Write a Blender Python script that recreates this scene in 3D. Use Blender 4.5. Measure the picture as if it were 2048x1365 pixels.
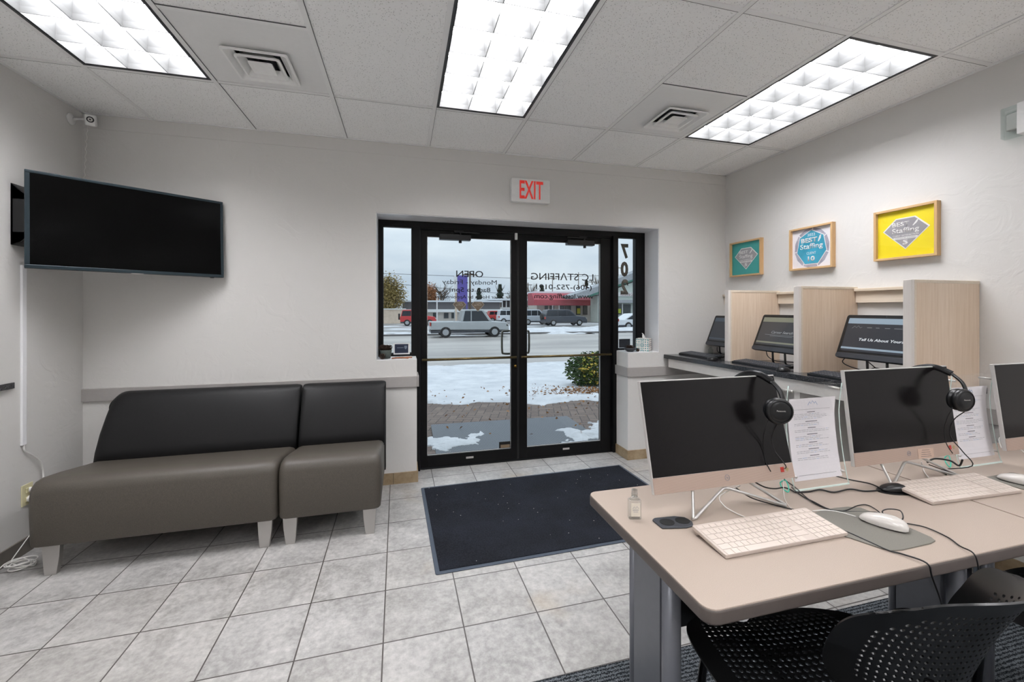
import bpy, bmesh, math, random
from mathutils import Vector, Matrix, noise as mnoise
R = math.radians
PI = math.pi
for o in list(bpy.data.objects): bpy.data.objects.remove(o)
SC = bpy.context.scene
C = SC.collection
random.seed(7)

# ------------------------------------------------------------------ camera
CAMY, CAMZ, YAW, FPX = -3.3643, 1.355, 0.2565, 834.6965
cam = bpy.data.cameras.new('camera'); co = bpy.data.objects.new('camera', cam); C.objects.link(co)
co.location = (0, CAMY, CAMZ); co.rotation_euler = (PI/2, 0, -YAW)
cam.sensor_width = 36; cam.lens = FPX/2048*36; cam.shift_y = -63.48/2048; cam.clip_end = 400; cam.clip_start = .02
SC.camera = co
# ------------------------------------------------------------------ sky
W = bpy.data.worlds.new('sky'); SC.world = W; W.use_nodes = True
nt = W.node_tree; N = nt.nodes; L = nt.links
for n in list(N): N.remove(n)
SKY = 1.22
tc = N.new('ShaderNodeTexCoord'); mp = N.new('ShaderNodeMapping'); mp.inputs['Scale'].default_value = (1, 1, 3.4)
nz = N.new('ShaderNodeTexNoise'); nz.inputs['Scale'].default_value = 2.2; nz.inputs['Detail'].default_value = 6; nz.inputs['Roughness'].default_value = .55
rp = N.new('ShaderNodeValToRGB'); rp.color_ramp.elements[0].position = .36; rp.color_ramp.elements[1].position = .66
rp.color_ramp.elements[0].color = (.46, .53, .63, 1); rp.color_ramp.elements[1].color = (.68, .72, .77, 1)
sx = N.new('ShaderNodeSeparateXYZ'); mr = N.new('ShaderNodeMapRange')
mr.inputs['From Min'].default_value = 0.0; mr.inputs['From Max'].default_value = .9
mr.inputs['To Min'].default_value = .92; mr.inputs['To Max'].default_value = 2.1
mul = N.new('ShaderNodeVectorMath'); mul.operation = 'SCALE'
bg = N.new('ShaderNodeBackground'); ou = N.new('ShaderNodeOutputWorld')
L.new(tc.outputs['Generated'], mp.inputs['Vector']); L.new(mp.outputs[0], nz.inputs['Vector']); L.new(nz.outputs[0], rp.inputs[0])
L.new(tc.outputs['Generated'], sx.inputs[0]); L.new(sx.outputs['Z'], mr.inputs['Value'])
L.new(rp.outputs[0], mul.inputs[0]); L.new(mr.outputs[0], mul.inputs['Scale']); L.new(mul.outputs[0], bg.inputs[0]); L.new(bg.outputs[0], ou.inputs[0])
bg.inputs[1].default_value = SKY
# ------------------------------------------------------------------ exposure
SC.view_settings.view_transform = 'Standard'; SC.view_settings.look = 'None'; SC.view_settings.gamma = 1
SC.view_settings.use_curve_mapping = False
SC.view_settings.exposure = 0.14
LAMP = 26.0            # radiance of the fluorescent troffers

# ------------------------------------------------------------------ projection helpers (photo pixel -> point on a real plane)
def _ray(x, y):
    a = (x-1024)/FPX; b = -(y-619.02)/FPX; c, s = math.cos(YAW), math.sin(YAW)
    return Vector((a*c+s, -a*s+c, b))
def AY(x, y, Y): r = _ray(x, y); return Vector((0, CAMY, CAMZ)) + r*((Y-CAMY)/r.y)
def AX(x, y, X): r = _ray(x, y); return Vector((0, CAMY, CAMZ)) + r*(X/r.x)
def AZ(x, y, Z): r = _ray(x, y); return Vector((0, CAMY, CAMZ)) + r*((Z-CAMZ)/r.z)

# ------------------------------------------------------------------ materials
def lin(c):
    if isinstance(c, str):
        c = c.lstrip('#'); c = [int(c[i:i+2], 16)/255 for i in (0, 2, 4)]
        c = [v/12.92 if v <= .04045 else ((v+.055)/1.055)**2.4 for v in c]
    return (c[0], c[1], c[2], 1)
class M:
    def __init__(s, name, col, rough=.5, metal=0, spec=.5):
        s.m = bpy.data.materials.new(name); s.m.use_nodes = True; s.t = s.m.node_tree; s.n = s.t.nodes; s.l = s.t.links
        s.b = s.n['Principled BSDF']; s.col = lin(col)
        s.b.inputs['Base Color'].default_value = s.col; s.b.inputs['Roughness'].default_value = rough
        s.b.inputs['Metallic'].default_value = metal; s.b.inputs['Specular IOR Level'].default_value = spec
        s._c = None
    def coord(s, scale=(1, 1, 1), kind='Object'):
        if kind == 'World':
            g = s.n.new('ShaderNodeNewGeometry'); out = g.outputs['Position']
        else:
            g = s.n.new('ShaderNodeTexCoord'); out = g.outputs[kind]
        m = s.n.new('ShaderNodeMapping'); m.inputs['Scale'].default_value = scale; s.l.new(out, m.inputs['Vector']); return m.outputs[0]
    def noise(s, scale, detail=4, rough=.5, stretch=(1, 1, 1), kind='Object', dist=0):
        n = s.n.new('ShaderNodeTexNoise'); n.inputs['Scale'].default_value = scale; n.inputs['Detail'].default_value = detail
        n.inputs['Roughness'].default_value = rough; n.inputs['Distortion'].default_value = dist
        s.l.new(s.coord(stretch, kind), n.inputs['Vector']); return n.outputs[0]
    def ramp(s, v, a, b, ca, cb):
        r = s.n.new('ShaderNodeValToRGB'); r.color_ramp.elements[0].position = a; r.color_ramp.elements[1].position = b
        r.color_ramp.elements[0].color = lin(ca); r.color_ramp.elements[1].color = lin(cb); s.l.new(v, r.inputs[0]); return r.outputs[0]
    def mix(s, f, a, b, mode='MIX'):
        x = s.n.new('ShaderNodeMix'); x.data_type = 'RGBA'; x.blend_type = mode
        for i, v in ((0, f), (6, a), (7, b)):
            if isinstance(v, (int, float)): x.inputs[i].default_value = v
            elif isinstance(v, (tuple, str)): x.inputs[i].default_value = lin(v)
            else: s.l.new(v, x.inputs[i])
        return x.outputs[2]
    def math(s, op, a, b=None, c=None):
        x = s.n.new('ShaderNodeMath'); x.operation = op
        for i, v in enumerate((a, b, c)):
            if v is None: continue
            if isinstance(v, (int, float)): x.inputs[i].default_value = v
            else: s.l.new(v, x.inputs[i])
        return x.outputs[0]
    def base(s, sock): s.l.new(sock, s.b.inputs['Base Color']); return s
    def rough(s, sock): s.l.new(sock, s.b.inputs['Roughness']); return s
    def bump(s, sock, strength=.3, dist=.002):
        b = s.n.new('ShaderNodeBump'); b.inputs['Strength'].default_value = strength; b.inputs['Distance'].default_value = dist
        s.l.new(sock, b.inputs['Height']); s.l.new(b.outputs[0], s.b.inputs['Normal']); return s
def simple(name, col, rough=.5, metal=0, var=.06, scale=40, bump=0, spec=.5):
    m = M(name, col, rough, metal, spec)
    c = m.col; n = m.noise(scale, 3)
    d = tuple(max(0, v*(1-var)) for v in c[:3]); e = tuple(min(1, v*(1+var)) for v in c[:3])
    m.base(m.ramp(n, .3, .7, d, e))
    if bump: m.bump(n, bump, .001)
    return m.m
def emit(name, col, strength):
    m = bpy.data.materials.new(name); m.use_nodes = True; n = m.node_tree.nodes
    b = n['Principled BSDF']; b.inputs['Base Color'].default_value = (0.02, .02, .02, 1); b.inputs['Roughness'].default_value = .25
    b.inputs['Emission Color'].default_value = lin(col); b.inputs['Emission Strength'].default_value = strength
    return m
def glassy(name, tint, refl=.06, rough=.0, fres=True):
    m = bpy.data.materials.new(name); m.use_nodes = True; n = m.node_tree.nodes; l = m.node_tree.links
    for x in list(n): n.remove(x)
    t = n.new('ShaderNodeBsdfTransparent'); t.inputs[0].default_value = lin(tint)
    g = n.new('ShaderNodeBsdfGlossy'); g.inputs['Roughness'].default_value = rough; g.inputs[0].default_value = (1, 1, 1, 1)
    x = n.new('ShaderNodeMixShader'); o = n.new('ShaderNodeOutputMaterial')
    lw = n.new('ShaderNodeLayerWeight'); lw.inputs[0].default_value = .35
    mm = n.new('ShaderNodeMath'); mm.operation = 'MULTIPLY_ADD'; mm.inputs[1].default_value = .5; mm.inputs[2].default_value = refl
    pw = n.new('ShaderNodeMath'); pw.operation = 'POWER'; pw.inputs[1].default_value = 4; l.new(lw.outputs['Facing'], pw.inputs[0]); lw.inputs[0].default_value = .5
    l.new(pw.outputs[0], mm.inputs[0])
    mm.inputs[1].default_value = .35
    l.new(mm.outputs[0], x.inputs[0]); l.new(t.outputs[0], x.inputs[1]); l.new(g.outputs[0], x.inputs[2]); l.new(x.outputs[0], o.inputs[0])
    return m

# ------------------------------------------------------------------ mesh builder
class MB:
    def __init__(s): s.v = []; s.f = []
    def add(s, vs, fs):
        k = len(s.v); s.v += [tuple(v) for v in vs]; s.f += [tuple(i+k for i in f) for f in fs]; return s
    def box(s, x0, x1, y0, y1, z0, z1, T=None):
        vs = [Vector((x, y, z)) for x in (x0, x1) for y in (y0, y1) for z in (z0, z1)]
        if T is not None: vs = [T @ v for v in vs]
        return s.add(vs, [(0, 1, 3, 2), (4, 6, 7, 5), (0, 4, 5, 1), (2, 3, 7, 6), (0, 2, 6, 4), (1, 5, 7, 3)])
    def prism(s, poly, a, b, axis='z', T=None):
        n = len(poly)
        def P(p, h):
            return Vector((p[0], p[1], h)) if axis == 'z' else Vector((p[0], h, p[1])) if axis == 'y' else Vector((h, p[0], p[1]))
        vs = [P(p, a) for p in poly]+[P(p, b) for p in poly]
        if T is not None: vs = [T @ v for v in vs]
        fs = [tuple(range(n))[::-1], tuple(range(n, 2*n))]+[(i, (i+1) % n, n+(i+1) % n, n+i) for i in range(n)]
        return s.add(vs, fs)
    def tube(s, pts, r, n=8, cap=True, flat=None, closed=False):
        pts = [Vector(p) for p in pts]; rs = r if isinstance(r, (list, tuple)) else [r]*len(pts)
        k = len(s.v); up = None; m = len(pts)
        for i, p in enumerate(pts):
            if closed: t = pts[(i+1) % m]-pts[i-1]
            else: t = (pts[min(i+1, m-1)]-pts[max(i-1, 0)])
            t.normalize()
            if up is None:
                up = Vector((0, 0, 1)) if abs(t.z) < .9 else Vector((1, 0, 0))
            a = t.cross(up)
            if a.length < 1e-5: a = t.orthogonal()
            a.normalize(); b = a.cross(t); up = b
            for j in range(n):
                th = 2*PI*j/n; ca, cb = math.cos(th), math.sin(th)
                if flat: v = p+a*ca*rs[i]*flat[0]+b*cb*rs[i]*flat[1]
                else: v = p+(a*ca+b*cb)*rs[i]
                s.v.append(tuple(v))
        for i in range(m if closed else m-1):
            for j in range(n):
                i2 = (i+1) % m
                s.f.append((k+i*n+j, k+i*n+(j+1) % n, k+i2*n+(j+1) % n, k+i2*n+j))
        if cap and not closed:
            s.f.append(tuple(k+j for j in range(n))[::-1]); s.f.append(tuple(k+(m-1)*n+j for j in range(n)))
        return s
    def lathe(s, prof, n=24, T=None, sx=1, sy=1):
        k = len(s.v); m = len(prof)
        for r, z in prof:
            for j in range(n):
                th = 2*PI*j/n; v = Vector((r*math.cos(th)*sx, r*math.sin(th)*sy, z)); s.v.append(tuple(T @ v if T is not None else v))
        for i in range(m-1):
            for j in range(n): s.f.append((k+i*n+j, k+i*n+(j+1) % n, k+(i+1)*n+(j+1) % n, k+(i+1)*n+j))
        s.f.append(tuple(k+j for j in range(n))[::-1]); s.f.append(tuple(k+(m-1)*n+j for j in range(n)))
        return s
    def grid(s, fn, nu, nv):
        k = len(s.v)
        for i in range(nu+1):
            for j in range(nv+1): s.v.append(tuple(fn(i/nu, j/nv)))
        for i in range(nu):
            for j in range(nv):
                a = k+i*(nv+1)+j; s.f.append((a, a+nv+1, a+nv+2, a+1))
        return s
    def quad(s, a, b, c, d): return s.add([a, b, c, d], [(0, 1, 2, 3)])
    def build(s, name, mat, parent=None, bevel=0, seg=2, smooth=False, solid=0, sub=0, loc=None, angle=35):
        me = bpy.data.meshes.new(name); me.from_pydata(s.v, [], s.f); me.validate()
        bm = bmesh.new(); bm.from_mesh(me); bmesh.ops.recalc_face_normals(bm, faces=bm.faces)
        bm.to_mesh(me); bm.free()
        o = bpy.data.objects.new(name, me); C.objects.link(o)
        if mat: me.materials.append(mat if not isinstance(mat, M) else mat.m)
        if parent: o.parent = parent
        if loc is not None: o.location = loc
        if solid:
            q = o.modifiers.new('solid', 'SOLIDIFY'); q.thickness = solid; q.offset = 0
        if bevel:
            q = o.modifiers.new('bevel', 'BEVEL'); q.width = bevel; q.segments = seg; q.limit_method = 'ANGLE'; q.angle_limit = R(angle)
        if sub:
            q = o.modifiers.new('sub', 'SUBSURF'); q.levels = sub; q.render_levels = sub
        if smooth or bevel or sub:
            me.shade_smooth()
            if bevel and not smooth and not sub:
                q = o.modifiers.new('wn', 'WEIGHTED_NORMAL'); q.keep_sharp = False
        return o
def tag(o, label=None, cat=None, group=None, kind=None):
    if label: o['label'] = label
    if cat: o['category'] = cat
    if group: o['group'] = group
    if kind: o['kind'] = kind
    return o
def empty(name, loc=(0, 0, 0), rz=0, label=None, cat=None, group=None, kind=None):
    o = bpy.data.objects.new(name, None); C.objects.link(o); o.location = loc; o.rotation_euler = (0, 0, rz); o.empty_display_size = .05
    return tag(o, label, cat, group, kind)
def st(o): o['kind'] = 'structure'; return o
def copy_tree(o, parent=None):
    c = o.copy(); C.objects.link(c); c.parent = parent
    for ch in list(o.children): copy_tree(ch, c)
    return c
def text(s, mat, parent, w=None, h=None, at=(0, 0, 0), face='-y', name='lettering', bold=0, depth=.0006, rot=None, shear=0, center=True):
    """flat lettering fitted to width w (m) and height h (m) about the point at."""
    cu = bpy.data.curves.new(name, 'FONT'); cu.body = s; cu.size = 1; cu.align_x = 'LEFT'; cu.offset = bold; cu.shear = shear
    cu.resolution_u = 3
    t = bpy.data.objects.new(name, cu); C.objects.link(t)
    dg = bpy.context.evaluated_depsgraph_get(); me = bpy.data.meshes.new_from_object(t.evaluated_get(dg)); bpy.data.objects.remove(t)
    xs = [v.co.x for v in me.vertices]; ys = [v.co.y for v in me.vertices]
    x0, x1, y0, y1 = min(xs), max(xs), min(ys), max(ys)
    kx = w/(x1-x0) if w else None; ky = h/(y1-y0) if h else None
    kx = kx or ky; ky = ky or kx
    for v in me.vertices: v.co.x = (v.co.x-(x0+x1)/2)*kx; v.co.y = (v.co.y-(y0+y1)/2)*ky; v.co.z = 0
    me.name = name; o = bpy.data.objects.new(name, me); C.objects.link(o); me.materials.clear(); me.materials.append(mat)
    if parent: o.parent = parent
    Rm = {'-y': Matrix.Rotation(PI/2, 4, 'X'), '+y': Matrix.Rotation(PI, 4, 'Z') @ Matrix.Rotation(PI/2, 4, 'X'),
          '-x': Matrix.Rotation(-PI/2, 4, 'Z') @ Matrix.Rotation(PI/2, 4, 'X'), '+z': Matrix.Identity(4)}[face]
    if rot is not None: Rm = rot @ Rm
    o.matrix_local = Matrix.Translation(Vector(at)) @ Rm
    q = o.modifiers.new('solid', 'SOLIDIFY'); q.thickness = depth; q.offset = 0
    return o
def arc(cx, cy, r, a0, a1, n=6): return [(cx+r*math.cos(R(a0+(a1-a0)*i/n)), cy+r*math.sin(R(a0+(a1-a0)*i/n))) for i in range(n+1)]
def rrect(x0, x1, y0, y1, r, n=5):
    return arc(x1-r, y1-r, r, 0, 90, n)+arc(x0+r, y1-r, r, 90, 180, n)+arc(x0+r, y0+r, r, 180, 270, n)+arc(x1-r, y0+r, r, 270, 360, n)
def smoothpath(pts, n=6):
    pts = [Vector(p) for p in pts]; out = []
    for i in range(len(pts)-1):
        p0 = pts[max(i-1, 0)]; p1 = pts[i]; p2 = pts[i+1]; p3 = pts[min(i+2, len(pts)-1)]
        for k in range(n):
            t = k/n; out.append(.5*((2*p1)+(-p0+p2)*t+(2*p0-5*p1+4*p2-p3)*t*t+(-p0+3*p1-3*p2+p3)*t**3))
    out.append(pts[-1]); return out
# ================================================================== MATERIALS
def wall_mat(name, col):
    m = M(name, col, .75, 0, .25)
    n1 = m.noise(5.5, 5, .55, kind='World', dist=1.2); n2 = m.noise(22, 3, .5, kind='World', dist=.6)
    r = m.ramp(n1, .50, .60, (0, 0, 0), (1, 1, 1)); h = m.mix(.35, r, n2, 'MIX')
    m.bump(h, .22, .004); return m.m
MW = wall_mat('wall_paint', '#d7d5d2'); MWL = wall_mat('wall_paint_light', '#cdccca')
MRAIL = simple('rail_paint', '#a9a5a2', .35, 0, .02)
# floor tile ------------------------------------------------------
m = M('floor_tile', '#b3b1ad', .42, 0, .4)
s_, th_, ox_, oy_ = .3287, .0103, -.4148, -.6123
g = m.n.new('ShaderNodeNewGeometry'); sp = m.n.new('ShaderNodeSeparateXYZ'); m.l.new(g.outputs['Position'], sp.inputs[0])
dx = m.math('SUBTRACT', sp.outputs[0], ox_); dy = m.math('SUBTRACT', sp.outputs[1], oy_)
u = m.math('DIVIDE', m.math('ADD', m.math('MULTIPLY', dx, math.cos(th_)), m.math('MULTIPLY', dy, math.sin(th_))), s_)
v = m.math('DIVIDE', m.math('SUBTRACT', m.math('MULTIPLY', dy, math.cos(th_)), m.math('MULTIPLY', dx, math.sin(th_))), s_)
def edge(t): return m.math('SUBTRACT', .5, m.math('ABSOLUTE', m.math('SUBTRACT', m.math('FRACT', t), .5)))
gr = m.math('LESS_THAN', m.math('MINIMUM', edge(u), edge(v)), .0085)
cb = m.n.new('ShaderNodeCombineXYZ'); m.l.new(m.math('FLOOR', u), cb.inputs[0]); m.l.new(m.math('FLOOR', v), cb.inputs[1])
wn = m.n.new('ShaderNodeTexWhiteNoise'); m.l.new(cb.outputs[0], wn.inputs['Vector'])
va = m.n.new('ShaderNodeVectorMath'); va.operation = 'MULTIPLY_ADD'; va.inputs[1].default_value = (7, 7, 7)
m.l.new(wn.outputs['Color'], va.inputs[0]); m.l.new(g.outputs['Position'], va.inputs[2])
n1 = m.n.new('ShaderNodeTexNoise'); n1.inputs['Scale'].default_value = 4.5; n1.inputs['Detail'].default_value = 8; n1.inputs['Roughness'].default_value = .62; n1.inputs['Distortion'].default_value = .8
m.l.new(va.outputs[0], n1.inputs['Vector'])
n2 = m.n.new('ShaderNodeTexNoise'); n2.inputs['Scale'].default_value = 38; n2.inputs['Detail'].default_value = 6; n2.inputs['Roughness'].default_value = .7
m.l.new(va.outputs[0], n2.inputs['Vector'])
c1 = m.ramp(n1.outputs[0], .36, .64, '#858381', '#b2b0ad'); c2 = m.ramp(n2.outputs[0], .35, .7, '#7c7b79', '#c6c4c1')
cc = m.mix(.45, c1, c2); cc = m.mix(m.math('MULTIPLY', wn.outputs['Value'], .12), cc, '#a49c90')
# brownish mineral tone in a few tiles near the walls
nb = m.noise(1.7, 3, .6, kind='World'); cc = m.mix(m.ramp(nb, .60, .76, (0, 0, 0), (.5, .5, .5)), cc, '#a8967c')
m.base(m.mix(gr, cc, '#4b4744'))
hh = m.math('SUBTRACT', m.math('MULTIPLY', n2.outputs[0], .6), gr); m.bump(hh, .35, .0015)
m.rough(m.math('MULTIPLY_ADD', n2.outputs[0], .35, .22))
MFLOOR = m.m
m = M('base_tile', '#a08866', .5); n = m.noise(9, 6, .65, kind='World'); cc = m.ramp(n, .3, .7, '#846e50', '#ad9a7e')
g = m.n.new('ShaderNodeNewGeometry'); sp = m.n.new('ShaderNodeSeparateXYZ'); m.l.new(g.outputs['Position'], sp.inputs[0])
jo = m.math('LESS_THAN', m.math('FRACT', m.math('DIVIDE', m.math('ADD', m.math('ADD', sp.outputs[0], sp.outputs[1]), 5.03), .33)), .012)
m.base(m.mix(jo, cc, '#5c5040')).bump(n, .2, .002); MBASE = m.m
# acoustic ceiling tile -------------------------------------------
m = M('acoustic_tile', '#e4e3e1', .9, 0, .1)
vo = m.n.new('ShaderNodeTexVoronoi'); vo.inputs['Scale'].default_value = 95; vo.inputs['Randomness'].default_value = 1
nn = m.n.new('ShaderNodeTexNoise'); nn.inputs['Scale'].default_value = 60; nn.inputs['Detail'].default_value = 2
vm = m.n.new('ShaderNodeVectorMath'); vm.operation = 'MULTIPLY_ADD'; vm.inputs[1].default_value = (.008, .008, .008)
cw = m.coord(kind='World'); m.l.new(cw, nn.inputs['Vector']); m.l.new(nn.outputs['Color'], vm.inputs[0]); m.l.new(cw, vm.inputs[2]); m.l.new(vm.outputs[0], vo.inputs['Vector'])
pit = m.ramp(vo.outputs['Distance'], .10, .24, '#a5a4a2', '#fbfbfa'); big = m.noise(190, 3, .6, kind='World')
m.base(m.mix(.12, pit, m.ramp(big, .3, .7, '#e0dfdd', '#fefefd'))).bump(vo.outputs['Distance'], .5, .003)
MCEIL = m.m
MGRID = simple('ceiling_grid_paint', '#f0f0ef', .5, 0, .01)
MPANEL = simple('white_metal_panel', '#ececeb', .45, 0, .01)
MVENT = simple('vent_white', '#f4f4f2', .35, 0, .02)
MDARK = simple('duct_dark', '#16171a', .8); MVANE = simple('vane_grey', '#5c5f63', .5)
MBLACK = simple('black_aluminium', '#060607', .45, 0, .1, 8, 0, .25); MBLACK2 = simple('black_gap', '#050506', .6)
MFRAMEK = simple('lamp_frame_dark', '#3c3d3f', .5)
MLENS = emit('lit_diffuser', '#fdfcff', LAMP)
MLOUV = simple('louver_white', '#626363', .45, 0, .02)
MWHITE = simple('white_plastic', '#e6e6e4', .35, 0, .02); MWHITE2 = simple('satin_white', '#eeeef0', .3, 0, .01)
MCLEAR = glassy('clear_plastic', '#eef3f2', .05)
MGLASS = glassy('door_glass', '#f2f6f6', .015)
MACR = glassy('acrylic_green', '#ffffff', .02); MAEDGE = simple('acrylic_edge', '#cfe0da', .15, 0, .03)
MRED = emit('exit_red', '#e0352b', .55); MBRASS = simple('aged_brass', '#6f6142', .3, .8, .1)
MBRONZE = simple('bronze_pull', '#77746c', .3, .8); MBRASS2 = simple('brass_lock', '#7a6230', .25, .9)
MVINYL = simple('dark_vinyl', '#1c1d20', .5, 0, .02); MVINYL2 = simple('numeral_vinyl', '#5d5950', .6, 0, .03)
m = M('seat_fabric', '#625c54', .48, 0, .5); n = m.noise(700, 2, .5, (1, 1, .25)); m.base(m.ramp(n, .3, .7, '#433e38', '#554f47')).bump(n, .12, .0006); MSEAT = m.m
m = M('back_vinyl', '#2a2a2b', .45, 0, .28); n = m.noise(600, 2, .5, (.3, 1, 1)); m.base(m.ramp(n, .3, .7, '#151516', '#1d1d1e')).bump(n, .1, .0005); MBACKV = m.m
MALU = simple('brushed_aluminium', '#b3b0ad', .33, .7, .02, 3)
MTVB = simple('tv_bezel', '#2c3940', .22, .3, .05); MSCR = M('screen_black', '#020202', .15, 0, .15).m
MSCR2 = M('screen_grey', '#131112', .2, 0, .25).m
MPLAS = simple('black_plastic', '#131416', .35, 0, .1); MPLASG = simple('dark_grey_plastic', '#33363c', .4, 0, .05)
m = M('table_laminate', '#bfae9f', .42, 0, .3); n = m.noise(800, 3, .6); m.base(m.ramp(n, .3, .7, '#978a7f', '#ae9f93')); MTAB = m.m
MTEDGE = simple('table_edge', '#564e4a', .45, 0, .04); MTLEG = simple('steel_leg_paint', '#6d6f76', .35, .3, .03)
m = M('entrance_mat', '#12141c', .95, 0, .1)
n = m.noise(130, 5, .75, kind='World'); n2_ = m.noise(3.2, 4, .6, kind='World'); sp_ = m.n.new('ShaderNodeTexVoronoi'); sp_.inputs['Scale'].default_value = 26
m.l.new(m.coord(kind='World'), sp_.inputs['Vector'])
wn2 = m.n.new('ShaderNodeTexWhiteNoise'); m.l.new(sp_.outputs['Position'], wn2.inputs['Vector'])
lint = m.math('MULTIPLY', m.math('LESS_THAN', sp_.outputs['Distance'], .075), m.math('LESS_THAN', wn2.outputs['Value'], .3))
cc = m.mix(.5, m.ramp(n, .3, .7, '#07080a', '#3a3c43'), m.ramp(n2_, .4, .65, '#101116', '#1f222b')); m.base(m.mix(lint, cc, '#b9b6ae')).bump(n, .9, .004); MMAT = m.m
MMATB = simple('mat_rubber', '#3d4551', .55)
m = M('loop_carpet', '#3a4048', .95, 0, .1)
wv = m.n.new('ShaderNodeTexWave'); wv.inputs['Scale'].default_value = 21; wv.inputs['Distortion'].default_value = 5.5; wv.inputs['Detail'].default_value = 2; wv.inputs['Detail Scale'].default_value = 9
wv.bands_direction = 'Y'; m.l.new(m.coord(kind='World'), wv.inputs['Vector']); n = m.noise(150, 3, .7, kind='World')
h = m.mix(.5, wv.outputs['Fac'], n); m.base(m.ramp(h, .32, .62, '#202428', '#6c7176')).bump(h, 1, .008); MCARP = m.m
def wood(name, a, b, axis='z'):
    m = M(name, a, .5, 0, .3); stv = {'z': (1, 1, .045), 'y': (1, .05, 1), 'x': (.05, 1, 1)}[axis]
    n = m.noise(90, 5, .6, stv); n2 = m.noise(6, 2, .5, (1, 1, .02) if axis == 'z' else stv)
    m.base(m.mix(.35, m.ramp(n, .3, .7, a, b), m.ramp(n2, .35, .65, a, b))); return m.m
MWOOD = wood('maple_laminate', '#d3bba2', '#e6d3bf'); MWOODY = wood('maple_rail', '#d3c4b0', '#e4d7c6', 'y')
MWEDGE = wood('pale_edge_band', '#d9d2cc', '#e6e0db'); MFRW = wood('oak_frame', '#c19a6b', '#d8b98e', 'y'); MFRWZ = wood('oak_frame_upright', '#c19a6b', '#d8b98e', 'z')
m = M('dark_granite', '#1f2126', .18, 0, .6); n = m.noise(260, 3, .8); m.base(m.ramp(n, .45, .68, '#101112', '#5c5d63')); MGRAN = m.m
MAPRON = simple('apron_white', '#e3dfda', .4, 0, .02)
m = M('rosy_aluminium', '#cfb3a4', .4, .2, .4); w_ = m.n.new('ShaderNodeTexWave'); w_.inputs['Scale'].default_value = 95; w_.bands_direction = 'Z'; m.l.new(m.coord(), w_.inputs['Vector'])
m.base(m.ramp(w_.outputs['Fac'], .2, .8, '#a99487', '#bea89b')); MCHIN = m.m
MSILV = simple('silver_plastic', '#c4c1be', .3, .1, .02); MSTAND = simple('stand_steel', '#c2bfbb', .28, .5, .03)
MKB = simple('keyboard_white', '#bbaea4', .4, 0, .01); MKEY = simple('keycap_white', '#c5b9af', .38, 0, .01)
MMOUSE = simple('mouse_white', '#c4bfb9', .2, 0, .01); MPAD = simple('mouse_pad_grey', '#6f6c64', .7, 0, .06, 300)
MPAPER = simple('paper', '#dedbde', .7, 0, .01); MINK = simple('ink', '#8b8b92', .7); MINK2 = simple('ink_dark', '#55555b', .7); MINKB = simple('ink_blue', '#7f9ac4', .7)
MPINK = simple('note_paper', '#c4a998', .7)
MCORD = simple('black_cord', '#0e0e10', .4); MCORDW = simple('white_cord', '#dcdad6', .4, 0, .02); MTIE = simple('teal_tie', '#35b79c', .5)
m = M('chair_shell', '#0d0d0e', .32, 0, .5); m.bump(m.noise(900, 2), .08, .0004); MSHELL = m.m
MCHROME = simple('gloss_black_tube', '#0b0b0c', .12, .4)
MIVORY = simple('ivory_plate', '#d6cfa8', .4, 0, .02)
# ================================================================== ROOM
XL, XR, YR, H = -2.03, 3.01, -6.4, 2.64
b = MB(); b.box(XL, XR, YR, 0, -.08, 0); b.box(.109, 1.959, 0, .30, -.08, 0); st(b.build('floor', MFLOOR))
b = MB(); T0, T1 = 0, .34
b.box(XL-.2, -.197, T0, T1, 0, 2.9); b.box(2.278, XR+.2, T0, T1, 0, 2.9); b.box(-.197, 2.278, T0, T1, 2.10, 2.9)
b.box(-.197, .109, T0, T1, 0, .96); b.box(1.959, 2.278, T0, T1, 0, .96); st(b.build('wall_front', MW))
st(MB().box(XL-.2, XL, YR-.2, -.0, 0, 2.9).build('wall_left', MW)); st(MB().box(XR, XR+.2, YR-.2, -.0, 0, 2.9).build('wall_right', MW))
st(MB().box(XL-.2, XR+.2, YR-.2, YR, 0, 2.9).build('wall_rear', MW))
st(MB().box(XL, XR, -.004, 0, 2.548, H).build('trim_1', MW))
# white reveal lining of the opening
b = MB(); b.box(-.193, 2.274, .004, .23, 2.094, 2.099); b.box(2.273, 2.279, .004, .23, .962, 2.098); b.box(-.199, -.193, .004, .23, .962, 2.098)
b.box(-.195, .107, .003, .23, .9605, .965); b.box(1.961, 2.276, .003, .23, .9605, .965)
st(b.build('trim_2', MWHITE2))
# chair rail
b = MB(); z0, z1, p = .748, .832, .016
b.box(XL, .109, -p, 0, z0, z1); b.box(.109, .109+p, -p, .225, z0, z1); st(b.build('trim_3', MRAIL, bevel=.003))
b = MB(); b.box(1.959-p, XR, -p, 0, z0, z1); b.box(1.959-p, 1.959, 0, .225, z0, z1); b.box(XR-p, XR, YR, -p, z0, z1); st(b.build('trim_4', MRAIL, bevel=.003))
# tile baseboards
b = MB(); q = .01; b.box(XL, .109, -q, 0, 0, .085); b.box(.109, .109+q, -q, .23, 0, .085); b.box(1.959-q, XR, -q, 0, 0, .085); b.box(1.959-q, 1.959, 0, .23, 0, .085); st(b.build('baseboard_front', MBASE))
st(MB().box(XL, XL+q, YR, -q, 0, .085).build('baseboard_left', simple('base_tile_shaded', '#6b665f', .5, 0, .2, 8))); st(MB().box(XR-q, XR, YR, -q, 0, .085).build('baseboard_right', MBASE))  # left run: darker copy of the tile, with the wall's shade in its colour
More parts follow.
